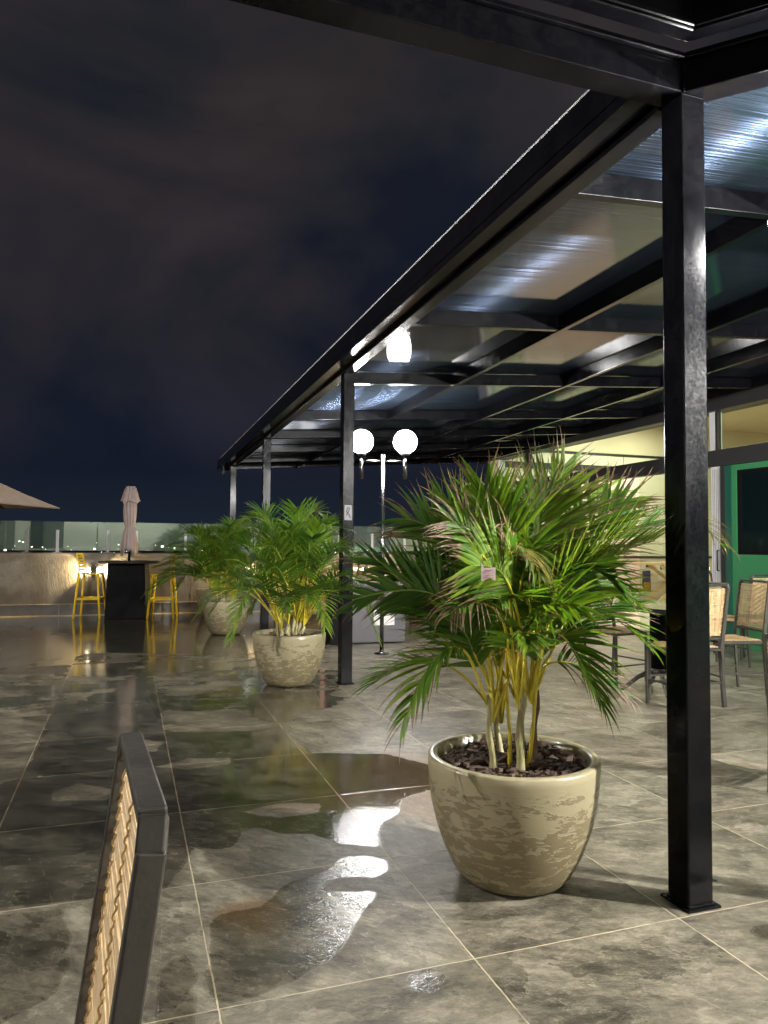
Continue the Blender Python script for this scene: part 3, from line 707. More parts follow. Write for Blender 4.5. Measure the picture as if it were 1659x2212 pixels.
def big_palm():
    t = planter(1.465, 2.62, 'large potted palm in the foreground with many browned frond tips')
    U = lambda u: (u-1105)*.00186
    Z = lambda v: 1.3-(v-1180)*.00186
    def P(u, v, d): return LD(U(u)*(1+d/2.95), d, 1.3+(Z(v)-1.3)*(1+d/2.95))
    B = {'a': (1055, 1560, -.06), 'b': (1108, 1530, -.10), 'c': (1128, 1500, -.02), 'd': (1150, 1520, .05), 'e': (1090, 1560, .1)}
    cane(t, P(1054, 1675, -.10), P(1044, 1500, -.07), .0155, .006); cane(t, P(1108, 1690, -.12), P(1112, 1480, -.10), .019, .007)
    cane(t, P(1144, 1668, -.02), P(1160, 1490, .02), .018, .006, DRYBARK); cane(t, P(1122, 1660, .02), P(1130, 1480, .0), .016, .006)
    cane(t, P(1085, 1640, .1), P(1078, 1500, .1), .016, .006)
    for q0, q1 in (((1095, 1670, -.04), (1082, 1300, -.06)), ((1126, 1668, -.08), (1168, 1320, -.12))):
        cane(t, P(*q0), P(*q1), .0085, .0015, STALK)
    S = [
     # base, mid(u,v,d), tip(u,v,d), pairs, L, start, dry, grav, tint, twist
     ('c', (1170, 1300, -.10), (1400, 1168, -.12), 40, .37, .36, .06, .02, .95, 1.15),
     ('c', (1135, 1240, .02), (1222, 1008, .05), 26, .32, .42, .30, .12, .75, 1.0),
     ('b', (1085, 1260, -.05), (1035, 1062, -.10), 26, .33, .42, .18, .25, .60, .8),
     ('a', (1020, 1250, .10), (885, 1125, .12), 26, .30, .40, .38, .45, .35, 0),
     ('b', (1085, 1300, -.25), (965, 1225, -.50), 20, .27, .55, .28, .35, .60, 0),
     ('a', (985, 1315, .02), (765, 1300, .02), 32, .27, .34, .25, .35, .30, 0),
     ('a', (1005, 1350, .12), (820, 1215, .20), 28, .28, .38, .20, .35, .25, 0),
     ('a', (970, 1400, -.10), (850, 1560, -.22), 24, .26, .46, .38, .55, .60, 0),
     ('e', (960, 1440, .05), (810, 1480, .05), 22, .25, .46, .12, .40, .45, 0),
     ('d', (1190, 1370, -.05), (1285, 1520, -.10), 24, .28, .52, .20, .60, .50, 0),
     ('d', (1220, 1320, .06), (1400, 1390, .10), 28, .28, .36, .15, .35, .45, 0),
     ('d', (1230, 1250, .20), (1440, 1130, .32), 28, .30, .42, .40, .40, .25, 0),
     ('b', (1075, 1250, -.22), (1075, 1190, -.42), 14, .24, .62, .85, 1.3, .40, 0),
     ('b', (1050, 1330, -.20), (930, 1330, -.38), 16, .20, .60, .90, 1.1, .40, 0),
     ('c', (1160, 1210, .15), (1310, 1060, .20), 28, .33, .42, .35, .15, .55, .9),
     ('d', (1400, 1130, .60), (1625, 1175, .95), 28, .26, .45, .75, 1.0, .30, 0),
     ('d', (1210, 1430, .10), (1360, 1500, .10), 20, .20, .50, .80, .7, .35, 0),
     ('c', (1120, 1230, .12), (1110, 1070, .22), 26, .28, .40, .25, .30, .40, 0),
     ('e', (1060, 1250, .15), (970, 1085, .25), 26, .30, .42, .35, .25, .35, -.8),
     ('d', (1180, 1290, .05), (1340, 1285, .02), 30, .30, .38, .05, .20, .80, .7),
     ('b', (1100, 1340, -.12), (1050, 1300, -.30), 22, .27, .45, .05, .50, .55, 0),
     ('b', (1130, 1350, -.15), (1215, 1310, -.32), 22, .30, .42, .05, .50, .70, 0),
     ('e', (1040, 1330, .1), (915, 1240, .15), 26, .27, .38, .05, .35, .30, 0),
     ('e', (1090, 1330, .2), (1090, 1180, .35), 26, .28, .35, .05, .35, .25, 0),
     ('d', (1190, 1330, .2), (1290, 1210, .35), 26, .30, .38, .05, .35, .25, 0),
     ('a', (1030, 1420, .0), (955, 1340, -.05), 22, .24, .40, .00, .45, .40, 0),
     ('d', (1170, 1420, .02), (1240, 1380, -.05), 22, .26, .40, .00, .45, .55, 0),
     ('c', (1150, 1200, -.05), (1165, 1080, -.12), 22, .29, .45, .35, .20, .65, 1.3),
     ('e', (1010, 1390, .15), (880, 1330, .20), 24, .26, .40, .02, .40, .30, 0),
     ('d', (1240, 1370, .25), (1390, 1300, .35), 26, .27, .40, .25, .50, .30, 0),
     ('b', (1060, 1240, -.05), (960, 1130, -.12), 24, .27, .45, .55, .50, .45, 0),
     ('d', (1220, 1230, .10), (1370, 1080, .12), 24, .30, .45, .50, .30, .45, 0),
    ]
    rnd = random.Random(21)
    for k in range(10):      # the inner thicket
        u = rnd.uniform(900, 1330); v = 1500-abs(u-1105)*.35-rnd.uniform(60, 330); dd = rnd.uniform(-.28, .34)
        S.append((rnd.choice('abcde'), (1105+(u-1105)*.42, min(1480, v+rnd.uniform(-10, 60)), dd*.5), (u, v, dd), 24, rnd.uniform(.20, .28), .34, rnd.uniform(0, .25), rnd.uniform(.3, .7), rnd.uniform(.15, .75), 0))
    for i, (b, m, e, n, L, st, dr, gr, ti, tw) in enumerate(S):
        frond(t, P(*B[b]), P(*m), P(*e), int(n*1.05), L*(1.06 if e[1] < 1180 else 1), st, dr+(.11 if e[1] < 1180 else .05), gr*(.8 if e[1] < 1180 else 1), ti, 100+i, .0104, tw)
    # the grower's paper label hangs from a leaflet on the camera side
    c = P(978, 1240, -.62); g = MB()
    def W(a, b, off=0): q = c+RV*a-FV*off; return Vector((q.x, q.y, q.z+b))
    pl = [(-.030, .045), (-.018, .020), (.030, .022), (.030, -.034), (.008, -.022), (-.030, -.036)]
    f = [g.bm.verts.new(W(a*.75, b*.75)) for a, b in pl]; r = [g.bm.verts.new(W(a*.75, b*.75, -.0012)) for a, b in pl]
    g.face(f); g.face(r[::-1])
    for i in range(6): g.face([f[i], r[i], r[(i+1) % 6], f[(i+1) % 6]])
    lb = g.build('paper_label', PINKPAPER, t)
    g = MB()
    for k in range(4):
        for j in range(5):
            if (j*7+k*3) % 6: g.beam(W(-.016+j*.007, .008-k*.008, .001), W(-.011+j*.007, .008-k*.008, .001), .0022, .0012)
    g.build('print_lines', PINKINK, lb)
    g = MB(); g.tube([W(-.020, .032), W(-.022, .06), P(985, 1213, -.55)], .0012, 5); g.build('label_string', STALK, lb)
    for o in t.children:
        pass
    return t
def local_fix(t):
    """parts were laid out about the pot's centre already"""
    return t
big_palm()
def palm(x, y, label, seed, n, rad, top, bias=(0, 0), L=.26, width=.011, tint=.45, dry=.08):
    t = planter(x, y, label); rnd = random.Random(seed)
    bases = []
    for k in range(8):
        a = rnd.uniform(0, 2*pi); r = rnd.uniform(.03, .12); b = Vector((r*cos(a), r*sin(a), .40)); e = b*1.3; e.z = rnd.uniform(.50, .60)
        cane(t, b, e, .020, .013); bases.append(e)
    for k in range(n):
        a = 2*pi*(k*.381966)+rnd.uniform(-.3, .3); f = (k+.5)/n
        r = rad*(.30+.75*f**.5)*rnd.uniform(.85, 1.12)
        tz = .62+(top-.62)*(1-f**1.25)*rnd.uniform(.92, 1.05)-(.22*rnd.random() if f > .75 else 0)
        tip = Vector((r*cos(a), r*sin(a), tz))+RV*bias[0]*f+FV*bias[1]*f
        b = bases[k % 8]; mz = max(b.z+.22, tz*.86+.05)+.12*f; q = .42+.14*f
        mid = Vector((b.x+(tip.x-b.x)*q, b.y+(tip.y-b.y)*q, min(mz, top-.04)))
        frond(t, b, mid, tip, 30, L*rnd.uniform(.85, 1.15), .26, dry*rnd.uniform(.3, 2.2), rnd.uniform(.35, .65), tint+rnd.uniform(-.25, .3), seed*50+k, width)
    return t
palm(1.44, 6.76, 'middle potted palm between the second and third canopy posts', 3, 48, .82, 1.55, (.04, 0), .27, .0088, .50)
palm(1.36, 10.72, 'third potted palm arching left towards the bar table', 7, 44, .86, 1.55, (-.40, 0), .29, .0100, .52)
palm(1.50, 13.35, 'farthest potted palm half hidden against the parapet wall', 11, 16, .55, 1.35, (0, 0), .24, .010, .35)
# ------------------------------------------------------------ chairs and tables
def bamboo_panel(name, parent, fn, w, h, n, rnd, d=.0046):
    n = int(n*.92)
    """split canes laid crosswise, lashed in three rows; fn(u, v, off) places a point on the panel"""
    g = MB()
    for i in range(n):
        v = h*(i+.5)/n; e0, e1 = rnd.uniform(-.006, .004), rnd.uniform(-.004, .006)
        pts = [fn(-w/2+e0, v, rnd.uniform(-.001, .001)), fn(0, v+rnd.uniform(-.001, .001), rnd.uniform(-.0015, .0015)), fn(w/2+e1, v, rnd.uniform(-.001, .001))]
        g.tube(pts, [h/n*.40*rnd.uniform(.72, 1.06) for _ in range(3)], 6, smooth=False)
    o = g.build(name, BAMBOO, parent)
    g = MB()
    for u in (-w*.40, -w*.02, w*.38):
        for s in (-1, 1):
            m = n*2; pts = [fn(u+.0015*sin(k*pi/2+s), h*(k+.25)/(m+.5), s*(.0050+.0024*(1 if (k//2+(s > 0)) % 2 else 0))) for k in range(m)]
            g.tube(pts, .0018, 5)
    g.build('lashing', LASH, o)
    return o
def make_chair(label, loc, rz):
    t = thing('bamboo_chair', label, 'chair', loc, rz, 'steel dining chairs with bamboo backs'); rnd = random.Random(9)
    w, q = .40, .021; yb = -.195
    def back(v): return (yb-.130*max(0, v-.46), v)      # lean of the back
    for s in (-1, 1):
        g = MB(); x = s*w/2
        g.beam((x, yb-.03, .003), (x, yb, .46), q); g.build('leg', GUN, t, bevel=.002)
        g = MB(); g.beam((x, .20, .003), (x, .20, .455), q); g.build('leg', GUN, t, bevel=.002)
    g = MB(); H = 1.0
    def BP(x, z): y, z = back(z); return (x, y, z)
    c = .034
    for s in (-1, 1):
        g.beam(BP(s*w/2, .462), BP(s*w/2, H-c), q, .032); g.beam(BP(s*w/2, H-c-.006), BP(s*(w/2-c*.55), H-.004), .032, q)
    g.beam(BP(-(w/2-c*.72), H-.008), BP(w/2-c*.72, H-.008), .032, q, (0, 0, 1)); g.beam(BP(-w/2+.012, .56), BP(w/2-.012, .56), .02, q)
    g.build('back_frame', GUN, t, bevel=.003)
    def fn(u, v, o):
        z = .578+v; y, z = back(z); return Vector((u, y+o, z))
    bamboo_panel('back_panel', t, fn, w-.03, .385, 44, rnd)
    g = MB()
    for a, b in (((-w/2, yb), (-w/2, .21)), ((w/2, yb), (w/2, .21)), ((-w/2+.012, .20), (w/2-.012, .20)), ((-w/2+.012, yb), (w/2-.012, yb))):
        g.beam((a[0], a[1], .466), (b[0], b[1], .466), q, q)
    g.build('seat_frame', GUN, t, bevel=.002)
    bamboo_panel('seat', t, lambda u, v, o: Vector((u, yb+.02+v, .484+o)), w-.02, .375, 36, rnd)
    g = MB(); 
    for s in (-1, 1): g.beam((s*w/2, yb-.02, .20), (s*w/2, .20, .20), .014)
    g.beam((-w/2, .20, .17), (w/2, .20, .17), .014); g.build('stretcher', GUN, t)
    return t
CH = make_chair('foreground bamboo chair back seen almost edge on at the lower left', (-.240, 1.035, 0), R(93.4))
def chair(x, y, deg, label): return dup(CH, (x, y, 0), R(deg), label)
chair(4.50, 6.04, 190, 'bamboo chair on the far left side of the black pedestal table behind the big palm')
chair(4.40, 4.98, 84, 'bamboo chair whose seat corner pokes out left of the near post') 
chair(4.33, 4.92, 14, 'bamboo chair with orange slats directly right of the near post')
chair(5.12, 5.24, 80, 'shadowed bamboo chair on the right side of the pedestal table')
chair(6.52, 6.45, 6, 'wide lit bamboo chair at the right edge before the green wall')
chair(6.62, 6.95, 186, 'bamboo chair peeking out behind the right edge chair')
o = chair(3.48, 2.96, -68, 'chair cut off by the right edge showing only its dark back corner'); o.scale = (.86, .86, .845)
chair(4.0, 10.2, 200, 'bamboo chair seen through the big palm under the globe lamp')
chair(3.2, 10.9, 90, 'bamboo chair left of the far wooden table behind the palm')
chair(3.05, 1.25, 120, 'bamboo chair beyond the lower right corner throwing its shadow in')
def pedestal_table(x, y, rz, label, first=None):
    if first: return dup(first, (x, y, 0), rz, label)
    t = thing('pedestal_table', label, 'table', (x, y, 0), rz, 'black pedestal tables under the canopy')
    g = MB(); a = .45; c = .10; poly = [(a, -a+c), (a, a-c), (a-c, a), (-a+c, a), (-a, a-c), (-a, -a+c), (-a+c, -a), (a-c, -a)]
    g.prism(poly, .742, .778); g.build('table_top', TABLETOP, t, bevel=.003)
    g = MB(); g.lathe([(0, .20), (.075, .20), (.075, .735), (.10, .741), (0, .741)], n=24); g.build('column', CHAR, t)
    g = MB(); g.lathe([(0, .16), (.088, .16), (.088, .215), (0, .215)], n=24); g.build('hub', GUN, t)
    for k in range(4):
        an = k*pi/2+pi/4; g = MB(); cx, cy = cos(an), sin(an)
        g.tube([(cx*.06, cy*.06, .19), (cx*.18, cy*.18, .13), (cx*.30, cy*.30, .03), (cx*.34, cy*.34, .018)], [.022, .02, .018, .018], 8); g.build('foot', GUN, t)
    return t
T1 = pedestal_table(4.50, 5.42, R(18), 'black pedestal table with mirror like top behind the near post')
pedestal_table(7.0, 7.7, R(10), 'black pedestal table by the door beyond the right edge chairs', T1) if False else None
def bar_set():
    t = thing('bar_table', 'dark square drum bar table under the closed umbrella', 'table', (.04, 13.52, 0), R(-8))
    g = MB(); b0, b1 = .335, .30
    g.hexa([(-b0, -b0, .004), (b0, -b0, .004), (b0, b0, .004), (-b0, b0, .004), (-b1, -b1, .93), (b1, -b1, .93), (b1, b1, .93), (-b1, b1, .93)]); g.build('drum', CHAR, t, bevel=.006)
    g = MB(); g.lathe([(0, .932), (.49, .932), (.505, .945), (.505, .962), (.49, .972), (0, .972)], n=48); g.build('table_top', DARKWOOD, t)
bar_set()
def closed_umbrella():
    t = thing('closed_umbrella', 'mauve umbrella folded shut and tied above the dark bar table', 'umbrella', (.04, 13.5, .972))
    g = MB(); g.tube([(0, 0, .0), (0, 0, 1.31)], .022, 12); g.build('pole', CHAR, t)
    # folded cloth: pleated rings
    prof = [(.15, .115), (.14, .145), (.22, .150), (.30, .140), (.40, .125), (.52, .105), (.585, .085), (.605, .082), (.63, .092), (.74, .105), (.86, .112), (.98, .108), (1.06, .095)]
    g = MB(); n = 96; rings = []
    for z, r in prof:
        ring = []
        for k in range(n):
            a = 2*pi*k/n; pl = .17*abs(sin(a*6+z*1.2))+.07*sin(a*11+z*5)
            rr = r*(.82+pl*(1 if .57 > z or z > .62 else .4)); zz = z+(.05*sin(a*3+1)+.03*sin(a*8))*(1 if z < .2 else 0)
            ring.append(g.bm.verts.new((rr*cos(a), rr*sin(a), zz)))
        rings.append(ring)
    for a, b in zip(rings, rings[1:]):
        for k in range(n): g.face([a[k], a[(k+1) % n], b[(k+1) % n], b[k]], True)
    g.build('folded_cloth', MAUVE, t, fixn=True)
    g = MB(); rings = []
    for z, r in ((1.02, .150), (1.10, .130), (1.20, .105), (1.285, .075), (1.30, .05)):
        rings.append([g.bm.verts.new((r*(1+.10*cos(8*2*pi*k/64))*cos(2*pi*k/64), r*(1+.10*cos(8*2*pi*k/64))*sin(2*pi*k/64), z+(.018*cos(4*2*pi*k/64) if z < 1.05 else 0))) for k in range(64)])
    for a, b in zip(rings, rings[1:]):
        for k in range(64): g.face([a[k], a[(k+1) % 64], b[(k+1) % 64], b[k]], True)
    g.face(rings[-1]); g.build('top_flap', MAUVE, t)
    g = MB(); g.tube([(.088*cos(2*pi*k/24), .088*sin(2*pi*k/24), .597) for k in range(25)], .010, 6, cap=False); g.build('tie_strap', MAUVE, t)
    g = MB(); g.lathe([(0, 1.30), (.055, 1.30), (.055, 1.315), (0, 1.325)], n=20); g.build('finial', CHAR, t)
closed_umbrella()
def open_umbrella():
    t = thing('open_umbrella', 'large open mauve umbrella with near panels coloured as lit reaching in at the left edge', 'umbrella', (-2.75, 11.9, 0), 0)
    g = MB(); g.tube([(0, 0, .02), (0, 0, 2.62)], .024, 12); g.build('pole', CHAR, t)
    g = MB(); g.box(-.3, .3, -.3, .3, .002, .07); g.build('base', CHAR, t, bevel=.01)
    def ring(rad, z, rot, sc_, sag):
        out = []
        for k in range(8):
            a = rot+k*pi/4; r = rad*(1 if k % 2 == 0 else .74)
            out.append((r*cos(a), r*sin(a), z+(0 if k % 2 == 0 else sag)))
        return out
    def cloth(dz, mat, name):
        g = MB(); rot = R(2); ap = (0, 0, 2.55+dz); lv = []
        for f, z in ((.18, 2.46), (.45, 2.22), (.75, 1.97), (1.0, 1.79)):
            sag = .03*f
            lv.append([g.bm.verts.new((x, y, zz+dz)) for x, y, zz in ring(1.80*f, z, rot, 1, sag)])
        c = g.bm.verts.new(ap)
        for k in range(8): g.face([c, lv[0][k], lv[0][(k+1) % 8]])
        for a, b in zip(lv, lv[1:]):
            for k in range(8): g.face([a[k], b[k], b[(k+1) % 8], a[(k+1) % 8]])
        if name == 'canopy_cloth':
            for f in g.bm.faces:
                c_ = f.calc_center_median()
                if c_.y < 0: f.material_index = 1  # near panels tan: warm light on the mauve cloth put into the colour
            return g.build(name, [mat, LIT_TAN], t)
        return g.build(name, mat, t)
    cloth(.006, MAUVE, 'canopy_cloth'); cloth(-.004, LIT_TAN, 'canopy_lining')
    for k in range(8):
        a = R(2)+k*pi/4; r = 1.78*(1 if k % 2 == 0 else .74); g = MB(); z = 1.775+(0 if k % 2 == 0 else .03)
        g.beam((0, 0, 2.50), (r*cos(a), r*sin(a), z), .014, .02); g.build('rib', CHAR, t)
open_umbrella()
def make_stool(label, loc, rz):
    t = thing('bar_stool', label, 'bar stool', loc, rz, 'yellow plastic bar stools at the dark bar table')
    # faces +x; back rest over the -x pair of legs
    top, bot = .155, .215
    C = [(-1, -1), (-1, 1), (1, -1), (1, 1)]
    for sx, sy in C:
        g = MB(); g.tube([(sx*bot, sy*bot, .003), (sx*top, sy*top, .74)], [.017, .021], 8); g.build('leg', YELLOW, t)
    g = MB(); n = 6
    g.prism([(-.175, -.175), (.185, -.175), (.185, .175), (-.175, .175)], .742, .762); g.build('seat', YELLOW, t, bevel=.008)
    def at(s, z): k = bot+(top-bot)*(z/.74); return k*s
    g = MB(); z = .33
    for a, b in (((-1, -1), (-1, 1)), ((1, -1), (1, 1)), ((-1, -1), (1, -1)), ((-1, 1), (1, 1))):
        g.beam((at(a[0], z), at(a[1], z), z), (at(b[0], z), at(b[1], z), z), .018, .034)
    g.build('foot_rail', YELLOW, t, bevel=.004)
    g = MB()
    def bk(y, z): return (-.175-.20*(z-.76)-.0*(y), y, z)
    def bend(y, z): x, y, z = bk(y, z); return (x+.05*(abs(y)/.17)**2, y, z)
    for s in (-1, 1): g.tube([(-.155, s*.155, .75), bend(s*.165, .86), bend(s*.17, .98), bend(s*.16, 1.08)], .013, 8)
    for z in (.82, .875, .93, .985, 1.04, 1.085):
        ys = [-.165+.33*k/6 for k in range(7)]
        for a, b in zip(ys, ys[1:]): g.beam(bend(a, z), bend(b, z), .012, .030 if z < 1.08 else .04)
    g.build('backrest', YELLOW, t)
    return t
S1 = make_stool('yellow bar stool left of the dark bar table with its slatted back showing', (-.575, 13.60, 0), R(-13))
dup(S1, (.60, 13.24, 0), R(168), 'yellow bar stool right of the dark bar table half covered by palm fronds')
# ------------------------------------------------------------ glazed restaurant on the right
FX = 7.5
def letter_S(g, c, s, th, nrm=(0, -1, 0)):
    """a block letter S lying on its side, drawn as a thin tube path on a wall facing -y"""
    pts = [(.5, .8), (.2, 1), (-.3, 1), (-.5, .75), (-.3, .55), (.3, .45), (.5, .2), (.3, 0), (-.3, 0), (-.5, .2)]
    pts = [(b, -a) for a, b in pts]
    for (a, b), (d, e) in zip(pts, pts[1:]): g.beam((c[0]+a*s, c[1], c[2]+b*s), (c[0]+d*s, c[1], c[2]+e*s), th, .004, (0, 1, 0))
def restaurant():
    t = thing('glazed_restaurant', 'lit restaurant with tall glass front and green end wall on the right', 'building', (FX, 0, 0))
    L = lambda x: x-FX
    def pb(name, mat, x0, x1, y0, y1, z0, z1, bv=0, par=None):
        g = MB(); g.box(L(x0), L(x1), y0, y1, z0, z1); return g.build(name, mat, par or t, bevel=bv)
    pb('corner_column', WHITEPAINT, 7.50, 7.66, 14.04, 14.52, 0, 3.35)
    pb('door_column', WHITEPAINT, 7.50, 7.62, 7.875, 7.975, 2.602, 3.30)
    pb('lintel', ANTHRA, 7.46, 7.60, -6, 14.9, 2.38, 2.60, .004)
    pb('roof_edge', ANTHRA, 7.42, 7.70, -6, 14.9, 3.13, 3.50, .004)
    pb('mullion', ANTHRA, 7.50, 7.57, 12.78, 12.92, 2.602, 3.128)
    pb('mullion', ANTHRA, 7.50, 7.57, 7.84, 7.872, 2.602, 3.128)
    for a, b in ((7.98, 10.35), (10.35, 12.78), (12.92, 14.04), (3.0, 7.84)):
        pb('transom_pane', WINDOW, 7.535, 7.541, a+.004, b-.004, 2.602, 3.128)
    # sliding glazing below the lintel
    for a, b in ((7.98, 9.5), (12.5, 14.04)):
        pb('glazing', WINDOW, 7.53, 7.536, a+.01, b-.01, .02, 2.375)
    # door group
    d = pb('door', WHITEPAINT, 7.50, 7.545, 7.775, 7.955, .02, 2.378)
    for k in range(5): pb('groove', ANTHRA, 7.497, 7.4995, 7.80+k*.03, 7.804+k*.03, .05, 2.35, par=d)
    g = MB(); g.tube([(L(7.47), 7.80, .98), (L(7.44), 7.80, .98), (L(7.44), 7.80, 1.25), (L(7.47), 7.80, 1.25)], .010, 8); g.build('handle', CHAR, d)
    pb('door_frame', ANTHRA, 7.48, 7.60, 7.70, 7.775, 0, 2.378)
    pb('green_frame', TEAL, 7.49, 7.62, 7.60, 7.70, 0, 2.378)
    # green end wall with its dark window
    g = MB()
    g.box(L(7.50), L(7.70), -6, 7.598, 0, 1.20); g.box(L(7.50), L(7.70), 7.52, 7.598, 1.20, 2.378); g.box(L(7.50), L(7.70), -6, 7.52, 2.30, 2.378)
    g.build('green_wall', GREENWALL, t)
    w = pb('window_frame', CHAR, 7.515, 7.56, 7.46, 7.52, 1.20, 2.30)
    g = MB(); g.box(L(7.515), L(7.56), -6, 7.46, 1.20, 1.25); g.box(L(7.515), L(7.56), -6, 7.46, 2.25, 2.30)
    for y in (5.6, 3.7, 1.8, -.1, -2): g.box(L(7.515), L(7.56), y, y+.06, 1.25, 2.25)
    g.build('window_frame', CHAR, t)
    pb('window_pane', BLACKGLASS, 7.53, 7.536, -6, 7.46, 1.25, 2.25)
    # the room: end wall seen through the glass, back wall, floor, ceiling
    EY = 14.42
    pb('end_wall', PALEWALL, 7.662, 17, EY, EY+.1, 1.065, 3.46); pb('end_wall', PINKWALL, 7.662, 17, EY, EY+.1, 0, 1.01)
    pb('dado_rail', ANTHRA, 7.662, 17, EY-.02, EY+.1, 1.01, 1.064)
    pb('cornice', ANTHRA, 7.662, 17, EY-.02, EY-.001, 3.40, 3.455)
    pb('dark_band', ANTHRA, 7.8, 11.2, EY-.03, EY-.001, 3.02, 3.16)
    for x in (8.6, 9.8, 11.0, 12.2, 13.4): pb('panel_joint', GREYCAB, x, x+.010, EY-.006, EY-.0005, 1.07, 3.40)
    pb('back_wall', CREAM, 16.9, 17, 7.6, EY, 0, 4.2)
    pb('room_ceiling', CREAM, 7.72, 17, -6, EY+.1, 4.2, 4.3)
    pb('upper_wall', CREAM, 7.72, 17, EY, EY+.1, 3.462, 4.199)
    pb('partition', CREAM, 7.72, 17, 7.0, 7.1, 0, 4.2)
    pb('room_floor', PINKWALL, 7.60, 17, 7.1, EY, -.01, .006)
    g = MB(); g.box(L(8.55), L(9.35), EY-.012, EY-.002, 1.85, 2.60); po = g.build('poster', POSTER, t)
    g = MB()
    for x, z, r in ((8.72, 2.35, .05), (8.85, 2.42, .03), (8.80, 2.2, .04), (9.1, 2.1, .05)): g.tube([(L(x), EY-.012, z), (L(x), EY-.015, z)], r, 14)
    g.build('poster_spots', PAPER, po)
    fr = pb('picture_frame', ANTHRA, 11.52, 11.74, EY-.02, EY-.002, .25, .72)
    pb('picture_top', BLUE, 11.54, 11.72, EY-.026, EY-.021, .45, .70, par=fr); pb('picture_bottom', ORANGE, 11.54, 11.72, EY-.026, EY-.021, .27, .45, par=fr)
    pb('picture_frame', BLUE, 11.62, 11.76, EY-.02, EY-.002, .80, .90)
    sg = pb('wall_sign', PAPER, 11.98, 12.5, EY-.02, EY-.002, .48, .93)
    g = MB(); letter_S(g, (L(12.02), EY-.024, .80), .11, .025); g.build('sign_letter', PURPLE, sg)
    for x, y in ((9.6, 13.2), (11.2, 13.2), (9.6, 11), (12, 10.5), (9.0, 9.2)):
        g = MB(); g.lathe([(0, 4.17), (.09, 4.17), (.09, 4.198), (0, 4.198)], (L(x), y, 0), 20); g.build('downlight', DOWN, t)
        ld = bpy.data.lights.new('room_light', 'AREA'); ld.shape = 'DISK'; ld.size = .5; ld.energy = 68; ld.color = (1, .92, .77)
        lo = bpy.data.objects.new('room_light', ld); COL.objects.link(lo); lo.parent = t; lo.location = (L(x), y, 4.12)
    return t
restaurant()
def wood_trestle(x, y, label):
    t = thing('wooden_trestle', label, 'folding table', (x, y, 0))
    g = MB(); g.box(-.55, .62, -.25, .25, .88, .92); g.build('board', PINE, t, bevel=.004)
    for s in (-1, 1):
        g = MB(); g.beam((-.10, s*.20, .87), (.45, s*.20, .50), .03, .07); g.build('brace', PINE, t)
        g = MB(); g.beam((.45, s*.20, .52), (-.15, s*.20, .04), .03, .07); g.build('brace', PINE, t)
wood_trestle(11.55, 13.9, 'folded pine trestle table standing inside by the beige wall')
def back_restaurant():
    t = thing('terrace_building', 'long pale lit building behind the camera closing the terrace', 'building', (0, -6.5, 0))
    g = MB(); g.box(-13, 7.3, 0, .3, 0, 3.6); g.build('wall', TERRWALL, t)
    for x in (-5.6, 2.2):
        g = MB(); g.box(x, x+1.1, .3, .33, .02, 2.2); g.build('door', CHAR, t, bevel=.01)
        g = MB(); g.box(x+1.7, x+3.0, .3, .33, 1.0, 2.2); g.build('window', BLACKGLASS, t)
    for x in (-7.2, -3.2, .8):
        g = MB(); g.box(x-.25, x+.25, 1.25, 1.40, 3.06, 3.12); g.box(x-.02, x+.02, .30, 1.25, 3.075, 3.105); g.build('added_wall_lamp', WHITEPAINT, t)  # unseen lamp added to brighten the wall that the railing glass mirrors
        ld = bpy.data.lights.new('added_wall_light', 'AREA'); ld.shape = 'RECTANGLE'; ld.size = .5; ld.size_y = .1; ld.energy = 75; ld.color = (1, .90, .68)
        lo = bpy.data.objects.new('added_wall_light', ld); COL.objects.link(lo); lo.parent = t; lo.location = (x, 1.3, 3.05); lo.rotation_euler = (R(-55), 0, 0)
back_restaurant()
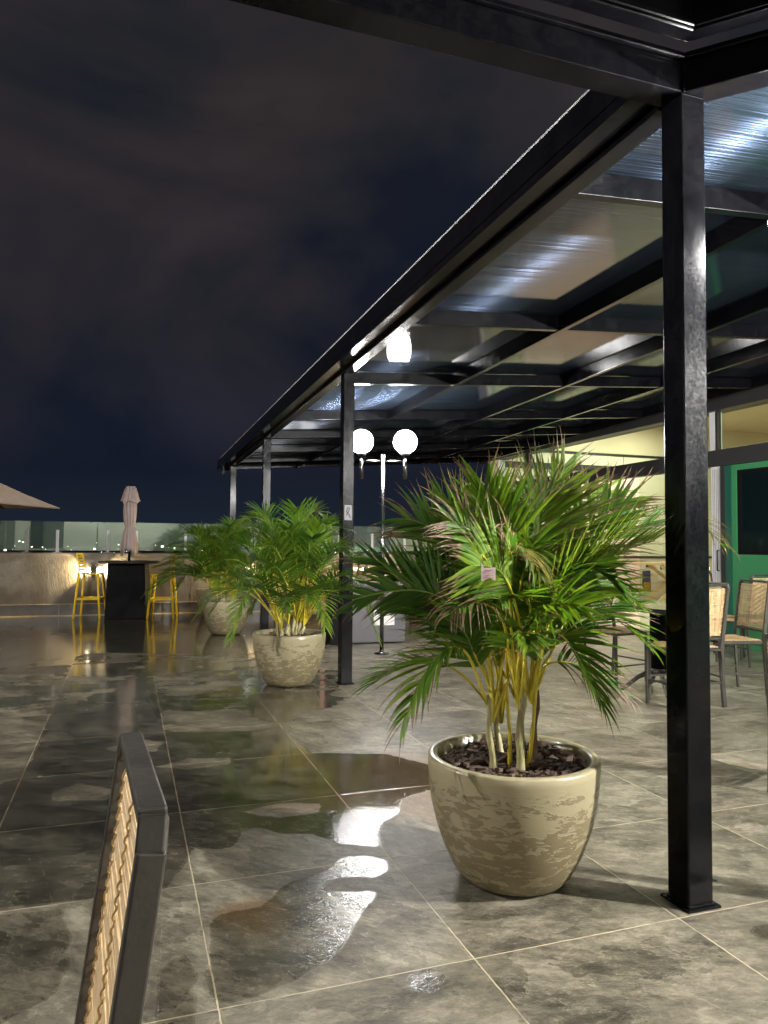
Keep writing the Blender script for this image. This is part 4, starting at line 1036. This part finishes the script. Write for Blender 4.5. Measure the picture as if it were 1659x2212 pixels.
# ------------------------------------------------------------ benches and odds and ends at the far right
def bench(x, y, w, label):
    t = thing('wooden_bench', label, 'bench', (x, y, 0))
    g = MB()
    for k in range(3): g.box(-w/2, w/2, .26, .285, .50+k*.17, .62+k*.17)
    g.build('backrest', PINE, t, bevel=.004)
    g = MB()
    for k in range(3): g.box(-w/2, w/2, -.22+k*.15, -.09+k*.15, .43, .455)
    g.build('seat', PINE, t, bevel=.004)
    for s in (-1, 1):
        for yy in (-.16, .22):
            g = MB(); g.beam((s*(w/2-.12), yy, .003), (s*(w/2-.12), yy, .43), .07); g.build('leg', TERRA, t)
        g = MB(); g.beam((s*(w/2-.12), .30, .3), (s*(w/2-.12), .30, .97), .05); g.build('back_post', TERRA, t)
bench(3.6, 13.3, 2.2, 'pine bench with slatted back against the parapet behind the lamp post')
def wood_table(x, y, label):
    t = thing('wooden_table', label, 'table', (x, y, 0), R(5))
    g = MB()
    for k in range(5): g.box(-.6, .6, -.4+k*.16, -.25+k*.16, .72, .755)
    g.build('table_top', PINE, t, bevel=.003)
    for sx in (-1, 1):
        for sy in (-1, 1): g = MB(); g.beam((sx*.52, sy*.30, .003), (sx*.52, sy*.30, .72), .07); g.build('leg', TERRA, t)
wood_table(4.0, 10.9, 'pine table with reddish legs beyond the big palm')
def side_unit():
    t = thing('service_cabinet', 'low grey service cabinet with a white notice beside the second post', 'cabinet', (2.95, 9.35, 0), R(-4))
    g = MB(); g.box(-.30, .55, -.22, .22, .02, .78); g.build('body', GREYCAB, t, bevel=.004)
    g = MB(); g.box(-.46, -.302, -.24, .24, .0, .80); g.build('side_panel', CHAR, t, bevel=.004)
    g = MB(); g.box(.12, .40, -.226, -.2205, .24, .44); g.build('notice', PAPER, t)
    g = MB(); g.beam((-.55, -.20, .22), (-.55, -.20, .95), .06); g.build('corner_batten', TERRA, t)
side_unit()
def litter(x, y, name, label, cat, mat, L=.018, r=.0035, rz=.6):
    t = MB(); t.tube([(-L, 0, r+.001), (L*.3, .001, r+.0015), (L, -.001, r+.001)], [r, r, r*.8], 8)
    o = t.build(name, mat); o.location = (x, y, 0); o.rotation_euler = (0, 0, rz); tag(o, label, cat)
litter(.955, 3.48, 'cigarette_butt', 'small white cigarette butt lying in the brown wet patch left of the planter', 'litter', PAPER)
litter(2.17, 2.33, 'leaf_scrap', 'dark green leaf scrap on the dry tiles right of the near post', 'litter', TEAL, .024, .004, -.5)
litter(2.05, 2.24, 'paper_crumb', 'tiny white crumb just right of the near post foot', 'litter', PAPER, .006, .005)
litter(-.33, 2.33, 'paper_scrap', 'tiny white scrap on the floor at the lower left', 'litter', PAPER, .006, .004)
